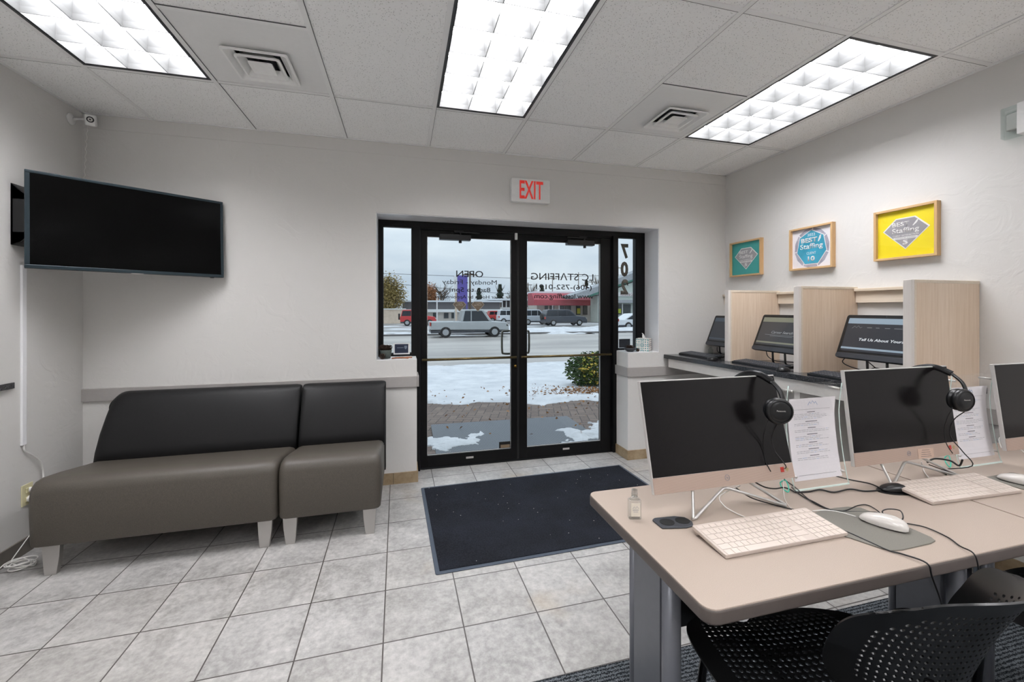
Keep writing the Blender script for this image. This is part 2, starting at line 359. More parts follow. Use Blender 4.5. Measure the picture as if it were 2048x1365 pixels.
# ceiling -----------------------------------------------------------
GX = [-1.6334+.61*i for i in range(8)]; D1 = .66
LX = [(GX[0], GX[1]), (GX[3], GX[4]), (GX[6], GX[7])]
LROWS = [(-D1-1.22, -D1), (-D1-4.88, -D1-3.66), (-D1-3.66, -D1-2.44)]
holes = [(a, b_, y0, y1) for a, b_ in LX for y0, y1 in LROWS]
PAN = [(GX[1], GX[2], -D1-.61, -D1), (GX[5], GX[6], -D1-.61, -D1)]
xs = sorted(set([XL]+GX+[XR])); ys = sorted(set([YR, 0, -D1-.61]+[-D1-1.22*k for k in range(5)]))
b = MB()
for i in range(len(xs)-1):
    for j in range(len(ys)-1):
        xm, ym = (xs[i]+xs[i+1])/2, (ys[j]+ys[j+1])/2
        if any(h[0] < xm < h[1] and h[2] < ym < h[3] for h in holes+PAN): continue
        b.box(xs[i], xs[i+1], ys[j], ys[j+1], H+.005, H+.03)
st(b.build('ceiling', MCEIL))
st(MB().box(XL-.2, XR+.2, YR-.2, .34, 2.9, 3.0).build('roof', MDARK)) if False else None
b = MB(); w = .012
for x in GX: b.box(x-w, x+w, YR, 0, H, H+.004)
for k in range(5):
    y = -D1-1.22*k; b.box(XL, XR, y-w, y+w, H+.0005, H+.0045)
for a, c, y0, y1 in PAN: b.box(a, c, y0-w, y0+w, H+.0005, H+.0045)
b.box(XL, XR, -.02, 0, H-.001, H+.004); b.box(XL, XL+.02, YR, 0, H-.001, H+.004); b.box(XR-.02, XR, YR, 0, H-.001, H+.004)
st(b.build('trim_5', MGRID))
b = MB(); e_ = .0022  # dark strips drawn as the shade in the gap beside each grid bar
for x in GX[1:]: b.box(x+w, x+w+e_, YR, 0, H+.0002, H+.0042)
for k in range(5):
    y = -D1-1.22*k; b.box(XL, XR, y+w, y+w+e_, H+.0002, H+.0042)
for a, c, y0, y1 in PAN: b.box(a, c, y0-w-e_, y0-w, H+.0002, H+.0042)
st(b.build('gap_shade_strips', simple('gap_shade_grey', '#5c5c5c', .8)))
st(MB().box(XL-.2, XR+.2, YR-.2, .34, 2.86, 2.9).build('ceiling_deck', MDARK)).name = 'ceiling.001'
# troffers ----------------------------------------------------------
def troffer(x0, x1, y0, y1, label):
    t = empty('ceiling_light', ((x0+x1)/2, (y0+y1)/2, H), 0, label, 'ceiling light', 'recessed fluorescent ceiling lights')
    hx, hy = (x1-x0)/2-.013, (y1-y0)/2-.013; e = .011
    b = MB(); b.box(-hx, -hx+e, -hy, hy, -.001, .02); b.box(hx-e, hx, -hy, hy, -.001, .02); b.box(-hx+e, hx-e, -hy, -hy+e, -.001, .02); b.box(-hx+e, hx-e, hy-e, hy, -.001, .02)
    b.build('frame', MFRAMEK, t)
    ix, iy = hx-e-.004, hy-e-.004
    b = MB(); b.box(-hx, -hx+.012, -hy, hy, .02, .12); b.box(hx-.012, hx, -hy, hy, .02, .12); b.box(-hx, hx, -hy, -hy+.012, .02, .12); b.box(-hx, hx, hy-.012, hy, .02, .12); b.box(-hx, hx, -hy, hy, .118, .125)
    b.build('housing', MWHITE, t)
    MB().box(-ix, ix, -iy, iy, .088, .092).build('diffuser', MLENS, t)
    b = MB(); z0, z1 = .002, .086
    # parabolic blades: thin at the bottom edge, wide at the top
    for i in range(4):
        x = -ix+2*ix*i/3; b.prism([(x-.0016, z0), (x+.0016, z0), (x+.003, .03), (x+.010, z1), (x-.010, z1), (x-.003, .03)], -iy, iy, 'y')
    for j in range(7):
        y = -iy+2*iy*j/6; b.prism([(y-.0016, z0), (y+.0016, z0), (y+.003, .03), (y+.012, z1), (y-.012, z1), (y-.003, .03)], -ix, ix, 'x')
    b.build('louver', MLOUV, t)
labs = ['lit white louvred troffer at the left, beside the left air vent', 'lit white louvred troffer in the middle above the glass doors', 'lit white louvred troffer at the right, running along the right wall']
for (a, c), lb in zip(LX, labs): troffer(a, c, *LROWS[0], lb)
labs = ['white louvred troffer behind the camera on the left', 'white louvred troffer behind the camera in the middle', 'white louvred troffer behind the camera on the right']
for (a, c), lb in zip(LX, labs): troffer(a, c, *LROWS[1], lb)
labs = ['added unseen louvred troffer above the camera on the left', 'added unseen louvred troffer above the camera in the middle', 'added unseen louvred troffer above the camera on the right']
for (a, c), lb in zip(LX, labs): troffer(a, c, *LROWS[2], lb)  # extra out-of-view row, added to brighten the visible ceiling by bounce
# air vents -----------------------------------------------------------
def vent(x0, x1, y0, y1, cx, cy, label):
    t = empty('air_vent', ((x0+x1)/2, (y0+y1)/2, H), 0, label, 'air vent', 'ceiling air vents')
    hx, hy = (x1-x0)/2-.013, (y1-y0)/2-.013; ox, oy = cx-(x0+x1)/2, cy-(y0+y1)/2; k = .105
    b = MB(); b.box(-hx, ox-k, -hy, hy, .004, .01); b.box(ox+k, hx, -hy, hy, .004, .01); b.box(ox-k, ox+k, -hy, oy-k, .004, .01); b.box(ox-k, ox+k, oy+k, hy, .004, .01)
    b.build('panel', MPANEL, t)
    MB().box(ox-k, ox+k, oy-k, oy+k, .05, .06).build('duct', MDARK, t)
    b = MB()
    for i in range(9): x = ox-k+.02+.0213*i; b.box(x-.001, x+.001, oy-k+.01, oy+k-.01, .012, .05)
    b.build('vanes', MVANE, t)
    def ring(name, r0, r1, za, zb):        # outer half-size r0 (low) to inner r1 (high): sloped picture-frame ring
        b = MB()
        def lp(r, z): return [(ox+p[0], oy+p[1], z) for p in rrect(-r, r, -r, r, .012, 3)]
        rings = [lp(r0, za+.008), lp(r0, za), lp(r0-.010, za), lp(r1, zb), lp(r1, zb+.004), lp(r0-.006, za+.010)]
        n = len(rings[0]); k0 = len(b.v)
        for rg in rings: b.v += rg
        for i in range(len(rings)):
            i2 = (i+1) % len(rings)
            for j in range(n): b.f.append((k0+i*n+j, k0+i*n+(j+1) % n, k0+i2*n+(j+1) % n, k0+i2*n+j))
        return b.build(name, MVENT, t)
    ring('outer_ring', .150, .108, -.022, .008); ring('inner_ring', .104, .070, -.024, .010)
    b = MB(); p = rrect(-.056, .056, -.056, .056, .01, 3); p2 = rrect(-.030, .030, -.030, .030, .006, 3); n = len(p)
    b.add([(ox+x, oy+y, -.024) for x, y in p]+[(ox+x, oy+y, -.012) for x, y in p2]+[(ox+x, oy+y, -.018) for x, y in p],
          [(i, (i+1) % n, n+(i+1) % n, n+i) for i in range(n)]+[(i, (i+1) % n, 2*n+(i+1) % n, 2*n+i) for i in range(n)]+[tuple(range(n, 2*n)), tuple(range(2*n, 3*n))])
    b.build('core', MVENT, t)
vent(*PAN[0], -.708, -.915, 'square white air vent in its panel beside the left ceiling light')
vent(*PAN[1], 1.768, -.935, 'square white air vent in its panel between the middle and right ceiling lights')

# ================================================================== STOREFRONT
FY0, FY1 = .225, .30
b = MB()
b.box(-.197, 2.278, FY0, FY1, 2.045, 2.10)
for a, c, z in ((-.197, -.160, .96), (.078, .143, 0), (1.920, 1.983, 0), (2.186, 2.278, .96)): b.box(a, c, FY0, FY1, z, 2.05)
b.box(-.16, .078, FY0, FY1, .96, .985); b.box(1.983, 2.186, FY0, FY1, .96, .975); b.box(.143, 1.92, FY0+.005, FY1, 2.028, 2.05)
b.box(.143, 1.92, .23, .31, -.01, .006)
b.box(.072, .143, .205, .23, 0, 2.05); b.box(1.925, 1.978, .205, .23, 0, 2.05)
st(b.build('trim_6', MBLACK, bevel=.002))
def pane(name, x0, x1, z0, z1, y, par=None): return MB().box(x0, x1, y, y+.006, z0, z1).build(name, MGLASS, par)
for nm, x0, x1, z0, z1 in (('window_1', -.160, .078, .985, 2.045), ('window_2', 1.983, 2.186, .975, 2.045)):
    t = empty(nm, (0, 0, 0)); t['kind'] = 'structure'
    b = MB(); w = .007
    b.box(x0, x0+w, .235, .275, z0, z1); b.box(x1-w, x1, .235, .275, z0, z1); b.box(x0, x1, .235, .275, z0, z0+w); b.box(x0, x1, .235, .275, z1-w, z1)
    b.build('bead', MSTAND if False else MBLACK, t); pane('pane', x0+w, x1-w, z0+w, z1-w, .252, t)
    if nm == 'window_2':
        for ch, za, zb in (('7', 1.842, 1.985), ('0', 1.669, 1.815), ('2', 1.499, 1.645)):
            text(ch, MVINYL2, t, .082, zb-za, (2.068, .2505, (za+zb)/2), '+y', 'numeral', bold=.05)
def leaf(nm, x0, x1, gx0, gx1, side):
    t = empty(nm, (0, 0, 0)); t['kind'] = 'structure'; y0, y1 = .238, .284
    b = MB(); b.box(x0, gx0, y0, y1, .012, 2.026); b.box(gx1, x1, y0, y1, .012, 2.026); b.box(gx0, gx1, y0, y1, .012, .110); b.box(gx0, gx1, y0, y1, 1.974, 2.026)
    b.build('door_frame', MBLACK, t, bevel=.002)
    pane('pane', gx0, gx1, .110, 1.974, .258, t)
    b = MB(); s = .004
    b.box(gx0, gx0+s, .25, .258, .11, 1.974); b.box(gx1-s, gx1, .25, .258, .11, 1.974); b.box(gx0, gx1, .25, .258, .11, .11+s); b.box(gx0, gx1, .25, .258, 1.97, 1.974)
    b.build('glazing_bead', MSTAND, t)
    b = MB(); b.tube([(x0+.012, .205, .930), (x1-.012, .205, .930)], .011, 12); b.tube([(x0+.022, .205, .93), (x0+.022, .238, .93)], .008, 8); b.tube([(x1-.022, .205, .93), (x1-.022, .238, .93)], .008, 8)
    b.build('push_bar', MBRASS, t, smooth=True)
    hx, sx_ = (gx1-.062, gx1+.02) if side < 0 else (gx0+.045, gx0-.025)
    pts = [(sx_, .284, 1.165), (sx_, .325, 1.165)]+[(hx+(sx_-hx)*(1-math.sin(R(a))), .325, 1.165-.035*(1-math.cos(R(a)))) for a in ()]
    pts = smoothpath([(sx_, .284, 1.158), (sx_, .325, 1.158), (hx+.02*(1 if side < 0 else -1), .33, 1.156), (hx, .33, 1.135), (hx, .33, .975), (hx+.02*(1 if side < 0 else -1), .33, .952), (sx_, .325, .95), (sx_, .284, .95)], 4)
    MB().tube(pts, .010, 10).build('pull_handle', MBRONZE, t, smooth=True)
    cx0, cx1 = (.300, .566) if side < 0 else (1.452, 1.722)
    b = MB(); b.box(cx0, cx1, .176, .238, 1.944, 1.990); b.build('door_closer', MPLAS, t, bevel=.004)
    cm = (cx0+cx1)/2+.045
    b = MB(); b.lathe([(.013, 0), (.013, .022), (.008, .026)], 12, Matrix.Translation((cm, .205, 1.922))); b.lathe([(.012, 0), (.012, .02)], 12, Matrix.Translation((cm, .205, 1.988)))
    b.box(cm-.01, cm+.01, .19, .21, 2.005, 2.012); e = cm+.17*(1 if side < 0 else -1); b.prism([(cm, .195), (cm, .211), (e, .222), (e, .208)], 2.008, 2.014)
    b.prism([(e, .205), (e, .222), (cm-.02, .232), (cm-.02, .218)], 2.016, 2.022); b.box(cm-.05, cm+.03, .213, .236, 2.012, 2.03)
    b.build('closer_arm', MPLAS, t)
    xm = (x0+x1)/2
    b = MB(); b.box(xm-.035, xm+.03, .2375, .2382, .058, .075); b.build('sticker', MSTAND, t)
    return t
d1 = leaf('door_1', .146, .990, .201, .938, -1); d2 = leaf('door_2', 1.012, 1.917, 1.085, 1.812, 1)
MB().box(.992, 1.012, .24, .28, .012, 2.026).build('astragal', MBLACK2, d1)
MB().lathe([(.016, 0), (.016, .004), (.012, .008), (.006, .012)], 16, Matrix.Translation((.975, .238, .845)) @ Matrix.Rotation(PI/2, 4, 'X')).build('lock_cylinder', MBRASS2, d1, smooth=True)
MB().box(.968, .992, .22, .238, 1.975, 2.035).build('door_contact', MWHITE, d1, bevel=.003)
b = MB(); b.box(.830, .932, .245, .2575, .118, .175); b.build('mail_slot_cover', MBLACK2, d1, bevel=.002); MB().box(.842, .925, .2445, .2451, .122, .150).build('slot_plate', simple('slot_tan', '#7c6a54', .5), d1)
YT = .2565
def vt(s, par, xa, xb, za, zb, **k): return text(s, MVINYL, par, xb-xa, zb-za, ((xa+xb)/2, YT, (za+zb)/2), '+y', **k)
vt('OPEN', d1, .450, .687, 1.636, 1.692, bold=.006); vt('Monday - Friday', d1, .330, .810, 1.560, 1.612, bold=0); vt('8am to 5pm', d1, .392, .752, 1.495, 1.546, bold=.008); vt('After Hours by Appointment', d1, .262, .870, 1.440, 1.478, bold=.006)
vt('LC ST\u039bFFING', d2, 1.128, 1.745, 1.624, 1.690, bold=.004); vt('(406)-752-0191', d2, 1.176, 1.728, 1.524, 1.584, bold=.008); vt('www.lcstaffing.com', d2, 1.160, 1.745, 1.440, 1.500, bold=.008)
MDIA = simple('award_decal_tan', '#6d5f50', .6); MDIAE = simple('award_decal_edge', '#b9b2a4', .6)
for cx in (.478, .640):
    w, z1, z0 = .058, 1.422, 1.335
    def dia(k, y, mt, nm): zc = 1.392; return MB().prism([(cx-.6*w*k, zc+(z1-zc)*k), (cx+.6*w*k, zc+(z1-zc)*k), (cx+w*k, zc+.3*(z1-zc)*k-.004*k), (cx, zc+(z0-zc)*k), (cx-w*k, zc+.3*(z1-zc)*k-.004*k)], y, y+.0006, 'y').build(nm, mt, d1)
    e_ = dia(1, .2562, MDIAE, 'award_decal'); dia(.93, .2555, MDIA, 'decal_face').parent = e_
    t_ = text('BEST', MDIAE, e_, .045, .010, (cx, .2552, 1.408), '+y'); text('Staffing', MDIAE, e_, .062, .014, (cx, .2552, 1.392), '+y')
# ================================================================== LEFT SIDE
# --- modular seating
SPROF = [(-.735, .155), (-.742, .30), (-.742, .425), (-.732, .462), (-.705, .482), (-.66, .488), (-.55, .475), (-.40, .452), (-.28, .435), (-.20, .43), (-.16, .40), (-.16, .155)]
def seat(x0, x1, par, cx):
    n = len(SPROF); b = MB(); xsn = [x0, x0+.012, x0+.035]+[x0+(x1-x0)*k/8 for k in range(1, 8)]+[x1-.035, x1-.012, x1]
    ins = [.022, .006, 0]+[0]*7+[0, .006, .022]; yc, zc = -.45, .30
    rings = []
    for x, i in zip(xsn, ins):
        rings.append([(x-cx, y-math.copysign(min(i, .02), y-yc), z-(i if z > .3 else -i*.4)) for y, z in SPROF])
    k0 = len(b.v)
    for rg in rings: b.v += rg
    for a in range(len(rings)-1):
        for j in range(n): b.f.append((k0+a*n+j, k0+a*n+(j+1) % n, k0+(a+1)*n+(j+1) % n, k0+(a+1)*n+j))
    b.f.append(tuple(range(k0, k0+n))); b.f.append(tuple(range(k0+(len(rings)-1)*n, k0+len(rings)*n)))
    return b.build('seat', MSEAT, par, smooth=True, bevel=.008, angle=50)
BPROF = [(-.305, .40), (-.285, .50), (-.245, .62), (-.195, .73), (-.165, .785), (-.145, .812), (-.118, .826), (-.09, .820), (-.07, .795), (-.062, .70), (-.06, .55), (-.06, .17), (-.16, .17), (-.18, .38)]
def back(x0, x1, par, cx, round_left):
    b = MB(); n = len(BPROF); rings = []
    if round_left: xl = [0, .001, .004, .010, .019, .031, .046, .066, .09]; 
    else: xl = [0, .004, .012, .03]
    for d in xl:
        if round_left: r = .09; t = max(0, 1-d/r); s = 1-.20*(1-math.sqrt(max(0, 1-t*t)))
        else: t = max(0, 1-d/.03); s = 1-.022*(1-math.sqrt(max(0, 1-t*t)))
        th = (1-min(1, d/.03))**2*.012; rings.append((x0+d, s, th))
    for k in range(1, 6): rings.append((x0+(x1-x0)*k/6+.05*(1-k/6), 1, 0))
    for d in (.03, .012, .004, 0): t = 1-d/.03; rings.append((x1-d, 1-.022*(1-math.sqrt(max(0, 1-t*t))), t*t*.016))
    for x, s, th in rings:
        for y, z in BPROF:
            lean = 0
            zz = .40+(z-.40)*s if z > .40 else z
            xx = x-cx
            if round_left: xx += .010*max(0, 1-(x-x0)/.20)*max(0, (zz-.50)/.32)**1.5
            b.v.append((xx, y+math.copysign(th, -.15-y), zz))
    for a in range(len(rings)-1):
        for j in range(n): b.f.append((a*n+j, a*n+(j+1) % n, (a+1)*n+(j+1) % n, (a+1)*n+j))
    b.f.append(tuple(range(n))); b.f.append(tuple(range((len(rings)-1)*n, len(rings)*n)))
    return b.build('backrest', MBACKV, par, smooth=True)
def sofa_leg(par, x, y, mirror):
    s = -1 if mirror else 1
    poly = [(-.040*s, .158), (.036*s, .158), (.032*s, .09), (.020*s, .0), (-.030*s, .0), (-.036*s, .08)]
    return MB().prism([(x+p[0], p[1]) for p in poly], y-.014, y+.014, 'y').build('leg', MALU, par, bevel=.002)
def seating(x0, x1, label, rl, lx):
    cx = (x0+x1)/2; t = empty('sofa' if rl else 'lounge_chair', (cx, 0, 0), 0, label, 'sofa' if rl else 'chair')
    seat(x0, x1, t, cx); back(x0-(-.008 if rl else -.004), x1+(0 if rl else .008), t, cx, rl)
    for x, mi in lx: sofa_leg(t, x-cx, -.70, mi); sofa_leg(t, x-cx, -.12, mi)
    return t
seating(-1.815, -.692, 'long armless sofa with taupe seat and black back under the wall television', True, [(-1.73, False), (-.755, False)])
seating(-.682, -.128, 'single armless seat with taupe cushion and black back nearest the glass doors', False, [(-.63, True), (-.195, True)])

# --- television
TVC = Vector((-1.567, -.314, 1.575)); TYAW, TT, TW, TH = .621, .044, .9025, .53
t = empty('television', TVC, TYAW, 'black flat screen television angled across the corner above the sofa', 'television')
Tt = Matrix.Rotation(-TT, 4, 'X')
b = MB(); b.box(-TW/2, TW/2, .008, .035, 0, TH, Tt); b.box(-TW/2+.12, TW/2-.12, .03, .062, .05, TH-.12, Tt); b.build('casing', MPLAS, t, bevel=.003)
b = MB(); w = .020
b.box(-TW/2, TW/2, 0, .009, 0, w, Tt); b.box(-TW/2, TW/2, 0, .009, TH-w*.8, TH, Tt); b.box(-TW/2, -TW/2+w, 0, .009, w, TH-w*.8, Tt); b.box(TW/2-w*.8, TW/2, 0, .009, w, TH-w*.8, Tt)
b.build('bezel', MTVB, t, bevel=.003, seg=3)
MB().box(-TW/2+w-.001, TW/2-w*.8+.001, .0045, .01, w-.001, TH-w*.8+.001, Tt).build('screen', MSCR, t)
MB().prism([(x, z) for x, z in [(-.03, 0), (.03, 0), (.024, -.004), (-.024, -.004)]], .002, .012, 'y', Tt).build('sensor_strip', MSTAND, t)
MB().box(.375, .395, .006, .02, -.005, 0, Tt).build('foot_stub', MPLAS, t)
t = empty('wall_mount', (XL, -.47, 1.86), 0, 'black angular wall bracket on the left wall behind the television', 'wall mount')
b = MB()
b.prism([(.0, .175), (.045, .135), (.075, .115), (.075, -.115), (.045, -.145), (.0, -.160)], -.055, -.035, 'y'); b.prism([(.0, .175), (.045, .135), (.075, .115), (.075, -.115), (.045, -.145), (.0, -.160)], .035, .055, 'y')
b.prism([(0, .175), (.045, .135), (.07, .115), (.07, .085), (0, .085)], -.055, .055, 'y'); b.prism([(0, -.160), (.045, -.145), (.07, -.115), (.07, -.085), (0, -.085)], -.055, .055, 'y'); b.box(0, .015, -.055, .055, -.12, .12)
b.build('bracket', MPLAS, t, bevel=.004)
b = MB(); b.tube([(.02, 0, 0), (.14, .14, 0), (.33, .17, -.02)], .022, 8, flat=(.5, 1.6)); b.build('arm', MPLAS, t)
# --- camera
t = empty('security_camera', (XL, -.105, 2.559), 0, 'small white security camera on the left wall just under the ceiling corner', 'camera')
b = MB(); Rx = Matrix.Rotation(PI/2, 4, 'Y'); b.lathe([(.036, 0), (.034, .006), (.02, .012), (.010, .016)], 20, Rx); b.build('mount_disc', MWHITE, t, smooth=True)
MB().tube([(.012, 0, 0), (.04, -.004, .003), (.10, -.018, 0)], [.010, .006, .007], 10).build('arm', MWHITE, t, smooth=True)
Tc = Matrix.Translation((.118, -.022, -.006)) @ Matrix.Rotation(R(20), 4, 'Z') @ Matrix.Rotation(R(20), 4, 'X')
cb_ = MB().box(-.026, .026, -.022, .022, -.034, .034, Tc).build('body', MWHITE, t, bevel=.008, seg=3)
Tl = Tc @ Matrix.Translation((.002, -.022, .006)) @ Matrix.Rotation(PI/2, 4, 'X')
MB().lathe([(.018, -.002), (.018, .004), (.013, .005)], 24, Tl).build('lens_ring', MPLAS, cb_); l_ = MB().lathe([(.012, .004), (.012, .0056), (.005, .0058)], 20, Tl).build('lens', MSILV, cb_)
MB().lathe([(.0045, .005), (.0045, .007)], 14, Tl).build('pupil', MPLAS, cb_)
pts = [Vector((.10, -.02, -.04))]+[Vector((.085-.0022*k+.004*math.sin(k*2.2), -.0+.012*k*.2, -.05-.016*k)) for k in range(0, 38)]
MB().tube(smoothpath(pts, 3), .0022, 6).build('wire', MCORDW, t)
# --- cable channel, outlet, cords
tag(MB().box(XL, XL+.012, -.467, -.437, .605, 1.60).build('cable_channel', MWHITE2, bevel=.003), 'white vertical cable raceway on the left wall below the television', 'cable cover')
t = empty('wall_outlet', (XL, -.425, .322), 0, 'ivory wall outlet with two plugs beside the sofa', 'outlet')
MB().box(0, .006, -.036, .036, -.058, .058).build('cover_plate', MIVORY, t, bevel=.002)
b = MB(); b.box(.006, .012, -.016, .016, .010, .038); b.box(.006, .012, -.016, .016, -.038, -.010); b.build('socket', MIVORY, t, bevel=.003)
def cord(name, pts, r, mat, label, cat='cable', n=5, group=None, sm=6):
    pts = [Vector(p) for p in pts]; o = MB().tube(smoothpath(pts, sm), r, n if n > 5 else 6).build(name, mat, None, smooth=True); return tag(o, label, cat, group)
t = empty('power_cord', (0, 0, 0), 0, 'white power cord dropping from the raceway to the plug above the sofa end', 'cable')
MB().tube(smoothpath([(XL+.006, -.45, .61), (XL+.008, -.445, .57), (XL+.012, -.40, .53), (XL+.016, -.35, .47), (XL+.016, -.335, .40), (XL+.03, -.36, .355), (XL+.045, -.40, .345)], 6), .0045, 8).build('cable', MCORDW, t, smooth=True)
MB().tube([(XL+.012, -.425, .346), (XL+.04, -.41, .346), (XL+.055, -.40, .345)], [.013, .013, .007], 10).build('plug', MCORDW, t)
t = empty('charger_cord', (0, 0, 0), 0, 'thin white cord from the lower socket, coiled on the floor by the sofa leg', 'cable')
MB().lathe([(.017, 0), (.017, .03), (.010, .034)], 14, Matrix.Translation((XL+.012, -.425, .298)) @ Matrix.Rotation(PI/2, 4, 'Y')).build('plug', MCORDW, t)
coil = []
for k in range(60):
    a = k*2*PI/15; r = .045+.012*math.sin(k*.7)+.008*(k/60); coil.append((-1.93+r*math.cos(a), -.60+r*.8*math.sin(a), .006+.0006*k))
pts = [(XL+.045, -.43, .29), (XL+.05, -.44, .24), (-1.965, -.47, .15), (-1.985, -.53, .07), (-1.985, -.58, .02)]+coil+[(-1.97, -.55, .03), (-2.0, -.60, .03), (-1.985, -.68, .01), (-1.93, -.74, .006), (-1.90, -.80, .005), (-1.93, -.88, .005), (-1.97, -.96, .005)]
MB().tube(smoothpath(pts, 3), .0028, 6).build('cable', MCORDW, t, smooth=True)
# --- left reception counter end
t = empty('reception_counter', (-2.019, -.514, 0), 0, 'dark stone counter end entering the picture at the left edge', 'counter')
b = MB(); b.box(-.008, .0, -2.4, 0, .93, .962); b.box(-.0105, .003, -2.4, .0, .93, .962)
o_ = MB().box(-.009, .002, -2.4, 0, .93, .962).build('countertop', MGRAN, t, bevel=.002)
# --- mat, carpet
Tm = Matrix.Translation((.995, -.655, 0)) @ Matrix.Rotation(R(1.5), 4, 'Z')
t = empty('entrance_mat', (.993, -.655, 0), R(1.5), 'dark navy entrance mat with rubber border in front of the glass doors', 'mat')
MB().prism(rrect(-.845, .845, -.537, .537, .012), 0, .005).build('border', MMATB, t, bevel=.002)
def matsurf(u, v): return Vector((-.822+1.644*u, -.514+1.028*v, .0085+.002*math.sin(9*u+5*v)*math.sin(7*v)))
b = MB().grid(matsurf, 40, 24); b.box(-.822, .822, -.514, .514, .004, .007); b.build('pile', MMAT, t)
b = MB(); b.box(-.3, XR-.02, -4.9, -1.925, 0, .009); tag(b.build('carpet_runner', MCARP, bevel=.003), 'blue grey looped carpet under the computer tables', 'carpet')
# ================================================================== SIGNS AND SHELVES AT THE OPENING
t = empty('exit_sign', (1.034, 0, 2.342), 0, 'white EXIT sign with red letters above the doors', 'sign')
MB().prism(rrect(-.168, .168, -.098, .098, .012), -.045, 0, 'y').build('housing', MWHITE, t, bevel=.004)
text('EXIT', MRED, t, .205, .150, (.004, -.0455, .006), '-y', bold=.016, depth=.002)
# tissue box
m = M('tissue_pattern', '#efece6', .6)
def geo(col):
    m = M('tissue_'+col[1:], '#f0ede8', .6); c = m.n.new('ShaderNodeTexCoord'); s_ = m.n.new('ShaderNodeSeparateXYZ'); m.l.new(c.outputs['Object'], s_.inputs[0])
    a = m.math('ADD', s_.outputs[0], s_.outputs[1]); z = s_.outputs[2]
    f = lambda q, w: m.math('ABSOLUTE', m.math('SINE', m.math('MULTIPLY', q, w)))
    p = m.math('ADD', f(a, 54), f(z, 54)); q = m.math('ADD', f(m.math('ADD', a, z), 54), f(m.math('SUBTRACT', a, z), 54))
    k = m.math('GREATER_THAN', m.math('FRACT', m.math('MULTIPLY', m.math('ADD', p, q), .8)), .5); m.base(m.mix(k, '#efece6', col)); return m.m
t = empty('tissue_box', (2.186, .105, .965), R(45), 'patterned cube tissue box in teal and black on the right window ledge', 'tissue box')
hw = .0585
MB().box(-hw, hw, -hw+.0005, hw, 0, .118).build('carton', geo('#1c1c1e'), t); MB().box(-hw-.0008, -hw, -hw, hw, 0, .118).build('teal_side', geo('#1f8f96'), t)
o_ = MB().grid(lambda u, v: Vector(((-.035+.07*u), .006*math.sin(9*u+4*v)-.01+.02*v, .118+.058*v*(1-.5*abs(u-.45)*1.6)-.006)), 10, 8).build('tissue', MWHITE, t, smooth=True, solid=.001)
t = empty('pine_cone_tray', (2.03, .085, .965), 0, 'dark bowl of pine cones beside the tissue box', 'bowl')
MB().lathe([(.026, 0), (.050, .018), (.055, .034), (.050, .034), (.044, .02), (.02, .010)], 16).build('bowl', MPLASG, t, smooth=True)
MCONE = simple('pine_cone', '#3f2b20', .8, 0, .3, 30); MPOT = simple('concrete_pot', '#4d5450', .85, 0, .15, 60)
def cone(par, x, y, z, r, seed, nm='pine_cone'):
    rn = random.Random(seed); b = MB()
    for k in range(34):
        f = k/34; a = k*2.4; rr = r*math.sin(PI*(.12+.8*f)); zz = z+r*1.5*f
        T = Matrix.Translation((x+rr*.6*math.cos(a), y+rr*.6*math.sin(a), zz)) @ Matrix.Rotation(a, 4, 'Z') @ Matrix.Rotation(R(-35), 4, 'Y')
        b.box(0, r*.55, -r*.22, r*.22, -r*.04, r*.04, T)
    return b.build(nm, MCONE, par)
for k, (x, y) in enumerate([(-.018, 0), (.022, .010), (.0, -.02)]): cone(t, x, y, .02, .022, k)
tag(cone(None, 2.092, .055, .966, .018, 9), 'small brown pine cone lying between the bowl and the tissue box', 'pine cone')
t = empty('flower_pot', (-.127, .095, .965), 0, 'grey pot filled with brown dried cones on the left window ledge', 'pot')
MB().lathe([(.034, 0), (.046, .068), (.042, .068), (.038, .055), (.02, .05)], 18).build('pot', MPOT, t, smooth=True)
rn = random.Random(3)
for k in range(9): cone(t, rn.uniform(-.035, .04), rn.uniform(-.03, .03), .055+rn.uniform(0, .018), .022, k)
tag(cone(None, -.152, .035, .966, .024, 21), 'dark pine cone lying in front of the grey pot', 'pine cone')
MCIN = simple('cinnamon', '#9c5f40', .6, 0, .15); MDRY = simple('dried_leaf', '#8a4a33', .8)
for k, (x, y, a, l) in enumerate([(-.035, .05, 20, .05), (-.005, .04, -25, .055), (.03, .055, 12, .045)]):
    o_ = MB().tube([(-l, 0, .006), (l*.2, 0, .008), (l, 0, .006)], .005, 8).build('cinnamon_stick', MCIN); o_.location = (x, y, .965); o_.rotation_euler = (0, 0, R(a)); tag(o_, ['left', 'middle', 'right'][k]+'most cinnamon stick on the left window ledge', 'cinnamon stick', 'cinnamon sticks on the ledge')
MNAVY = simple('navy_card', '#1d2740', .5); MCHAR = simple('charcoal_card', '#20242b', .5, 0, .3, 30)
t = empty('notice_card', (-.004, .215, 1.026), 0, 'navy card with white border standing against the left side window', 'card')
MB().box(-.068, .062, 0, .003, -.045, .048).build('backing', MWHITE, t); f_ = MB().box(-.058, .05, -.001, 0, -.034, .040).build('face', MNAVY, t)
b = MB(); b.prism([(.018, .026), (.040, .026), (.040, .008), (.029, -.004), (.018, .008)], -.0018, -.001, 'y'); b.box(-.04, .012, -.0018, -.001, .008, .013); b.build('emblem', simple('emblem_grey', '#76808e', .5), f_)
t = empty('notice_card', (2.050, .215, 1.03), 0, 'small charcoal card against the right side window above the bowl', 'card')
MB().box(-.058, .058, 0, .003, -.040, .042).build('face', MCHAR, t)
